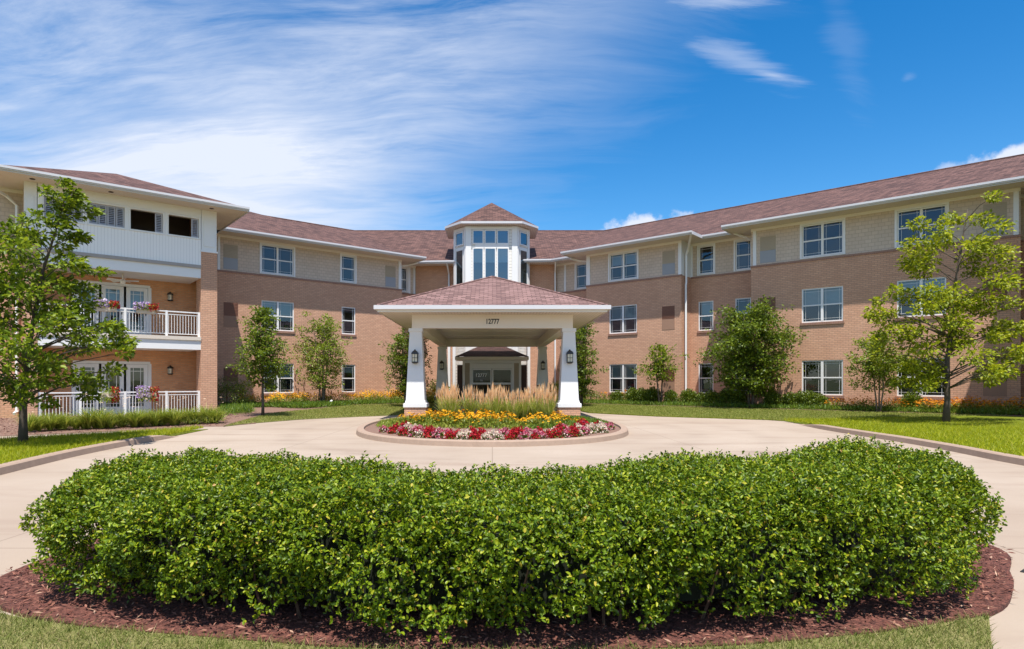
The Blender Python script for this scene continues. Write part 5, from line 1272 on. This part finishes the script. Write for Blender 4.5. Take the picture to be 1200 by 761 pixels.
# ------------------------------------------------------------------ small things by the entrance and in the beds
t = thing('waste_bin', 'dark brown waste bin in the shade beside the left canopy column', 'bin', (-2.35, 27.6, 0))
m = MB(); m.box(WORLD, -2.58, -2.12, 27.37, 27.83, .04, .72); part('body', m, 'brown', t)
m = MB(); m.lathe((-2.35, 27.6, 0), [(.25, .72), (.25, .78), (.12, .86)], sq=True); part('lid', m, 'dark', t)
t = thing('garden_bench', 'grey slatted bench behind the feather grass facing the drive', 'bench', (.6, 26.9, 0))
m = MB()
for i in range(5): m.box(WORLD, -.9, 2.6, 26.62 + i * .10, 26.70 + i * .10, .42, .45)
part('seat', m, 'bench', t)
m = MB()
for zz in (.58, .72, .86): m.box(WORLD, -.9, 2.6, 27.14, 27.17, zz, zz + .09)
part('backrest', m, 'bench', t)
for x in (-.8, .85, 2.5):
    m = MB(); m.box(WORLD, x - .03, x + .03, 26.64, 26.70, .006, .415); m.box(WORLD, x - .03, x + .03, 27.10, 27.138, .006, .93); m.box(WORLD, x - .03, x + .03, 26.70, 27.10, .34, .415); part('leg', m, 'bench', t)
# person seated on the bench, mostly behind the grass
def person(x, y):
    o = thing('person', 'person with short black hair and pale top sitting on the bench behind the grass', 'person', (x, y, 0))
    V = [(0, .05, .52), (0, .07, .72), (0, .05, .92), (0, .03, 1.06), (0, .01, 1.12), (0, 0, 1.20), (0, 0, 1.27)]
    rad = [.15, .14, .15, .10, .05, .075, .065]; E = [(0, 1), (1, 2), (2, 3), (3, 4), (4, 5), (5, 6)]
    for s in (-1, 1):
        b = len(V)
        V += [(s * .16, .04, 1.02), (s * .22, .0, .78), (s * .16, -.20, .62), (s * .12, -.30, .60)]; rad += [.06, .045, .036, .03]
        E += [(3, b), (b, b + 1), (b + 1, b + 2), (b + 2, b + 3)]
        b = len(V)
        V += [(s * .10, .0, .52), (s * .12, -.42, .50), (s * .12, -.44, .08), (s * .13, -.60, .05)]; rad += [.085, .065, .05, .04]
        E += [(0, b), (b, b + 1), (b + 1, b + 2), (b + 2, b + 3)]
    me = bpy.data.meshes.new('body'); me.from_pydata(V, E, []); me.materials.append(M['skin']); me.materials.append(M['shirt'])
    bo = bpy.data.objects.new('body', me); COL.objects.link(bo); bo.parent = o
    bo.modifiers.new('skin', 'SKIN'); 
    for i, sv in enumerate(me.skin_vertices[0].data): sv.radius = (rad[i], rad[i] * .85); sv.use_root = (i == 0)
    ss = bo.modifiers.new('sub', 'SUBSURF'); ss.levels = 1; ss.render_levels = 2
    hm = MB(); hm.lathe((0, .02, 1.20), [(.082, -.03), (.096, .03), (.092, .09), (.06, .135), (.01, .145)], 14); h_ = hm.build('hair', 'hair', None, True); h_.parent = o
    cm = MB(); cm.lathe((0, .055, 0), [(.19, .50), (.185, .72), (.205, .92), (.15, 1.05), (.07, 1.10)], 16); c_ = cm.build('shirt', 'shirt', None, True); c_.parent = o; c_.scale = (1.05, .82, 1)
    tm = MB()
    for s in (-1, 1): tm.tube([(s * .10, .08, .535), (s * .12, -.42, .52), (s * .12, -.455, .42), (s * .12, -.45, .12)], [.105, .085, .08, .065], 10)
    t_ = tm.build('trousers', 'trouser', None, True); t_.parent = o
person(2.03, 26.95)
t = thing('drain_grate', 'dark square drain grate in the concrete drive right of the hedge', 'drain', (4.55, 4.75, 0))
FD = Frame((4.55, 4.75), (.8, .6)); m = MB(); m.box(FD, -.3, .3, -.3, .3, .002, .012); part('frame', m, 'dark', t)
m = MB()
for i in range(9): m.box(FD, -.27 + i * .06, -.24 + i * .06, -.26, .26, .012, .02)
part('bars', m, 'dark', t)
def spot(label, x, y, z):
    c = gpt(x, y, z); o = thing('garden_light', label, 'light', c)
    m = MB(); m.tube([Vector((0, 0, 0)), Vector((0, 0, .16))], .02, 6); m.tube([Vector((0, -.03, .16)), Vector((0, .10, .26))], [.09, .06], 10); b = m.build('lamp_body', 'white'); b.parent = o
spot('white garden spotlight at the foot of the multi-stemmed tree', 388, 475.5, .2)
spot('white garden spotlight at the foot of the small airy tree', 779.5, 472.5, .22)
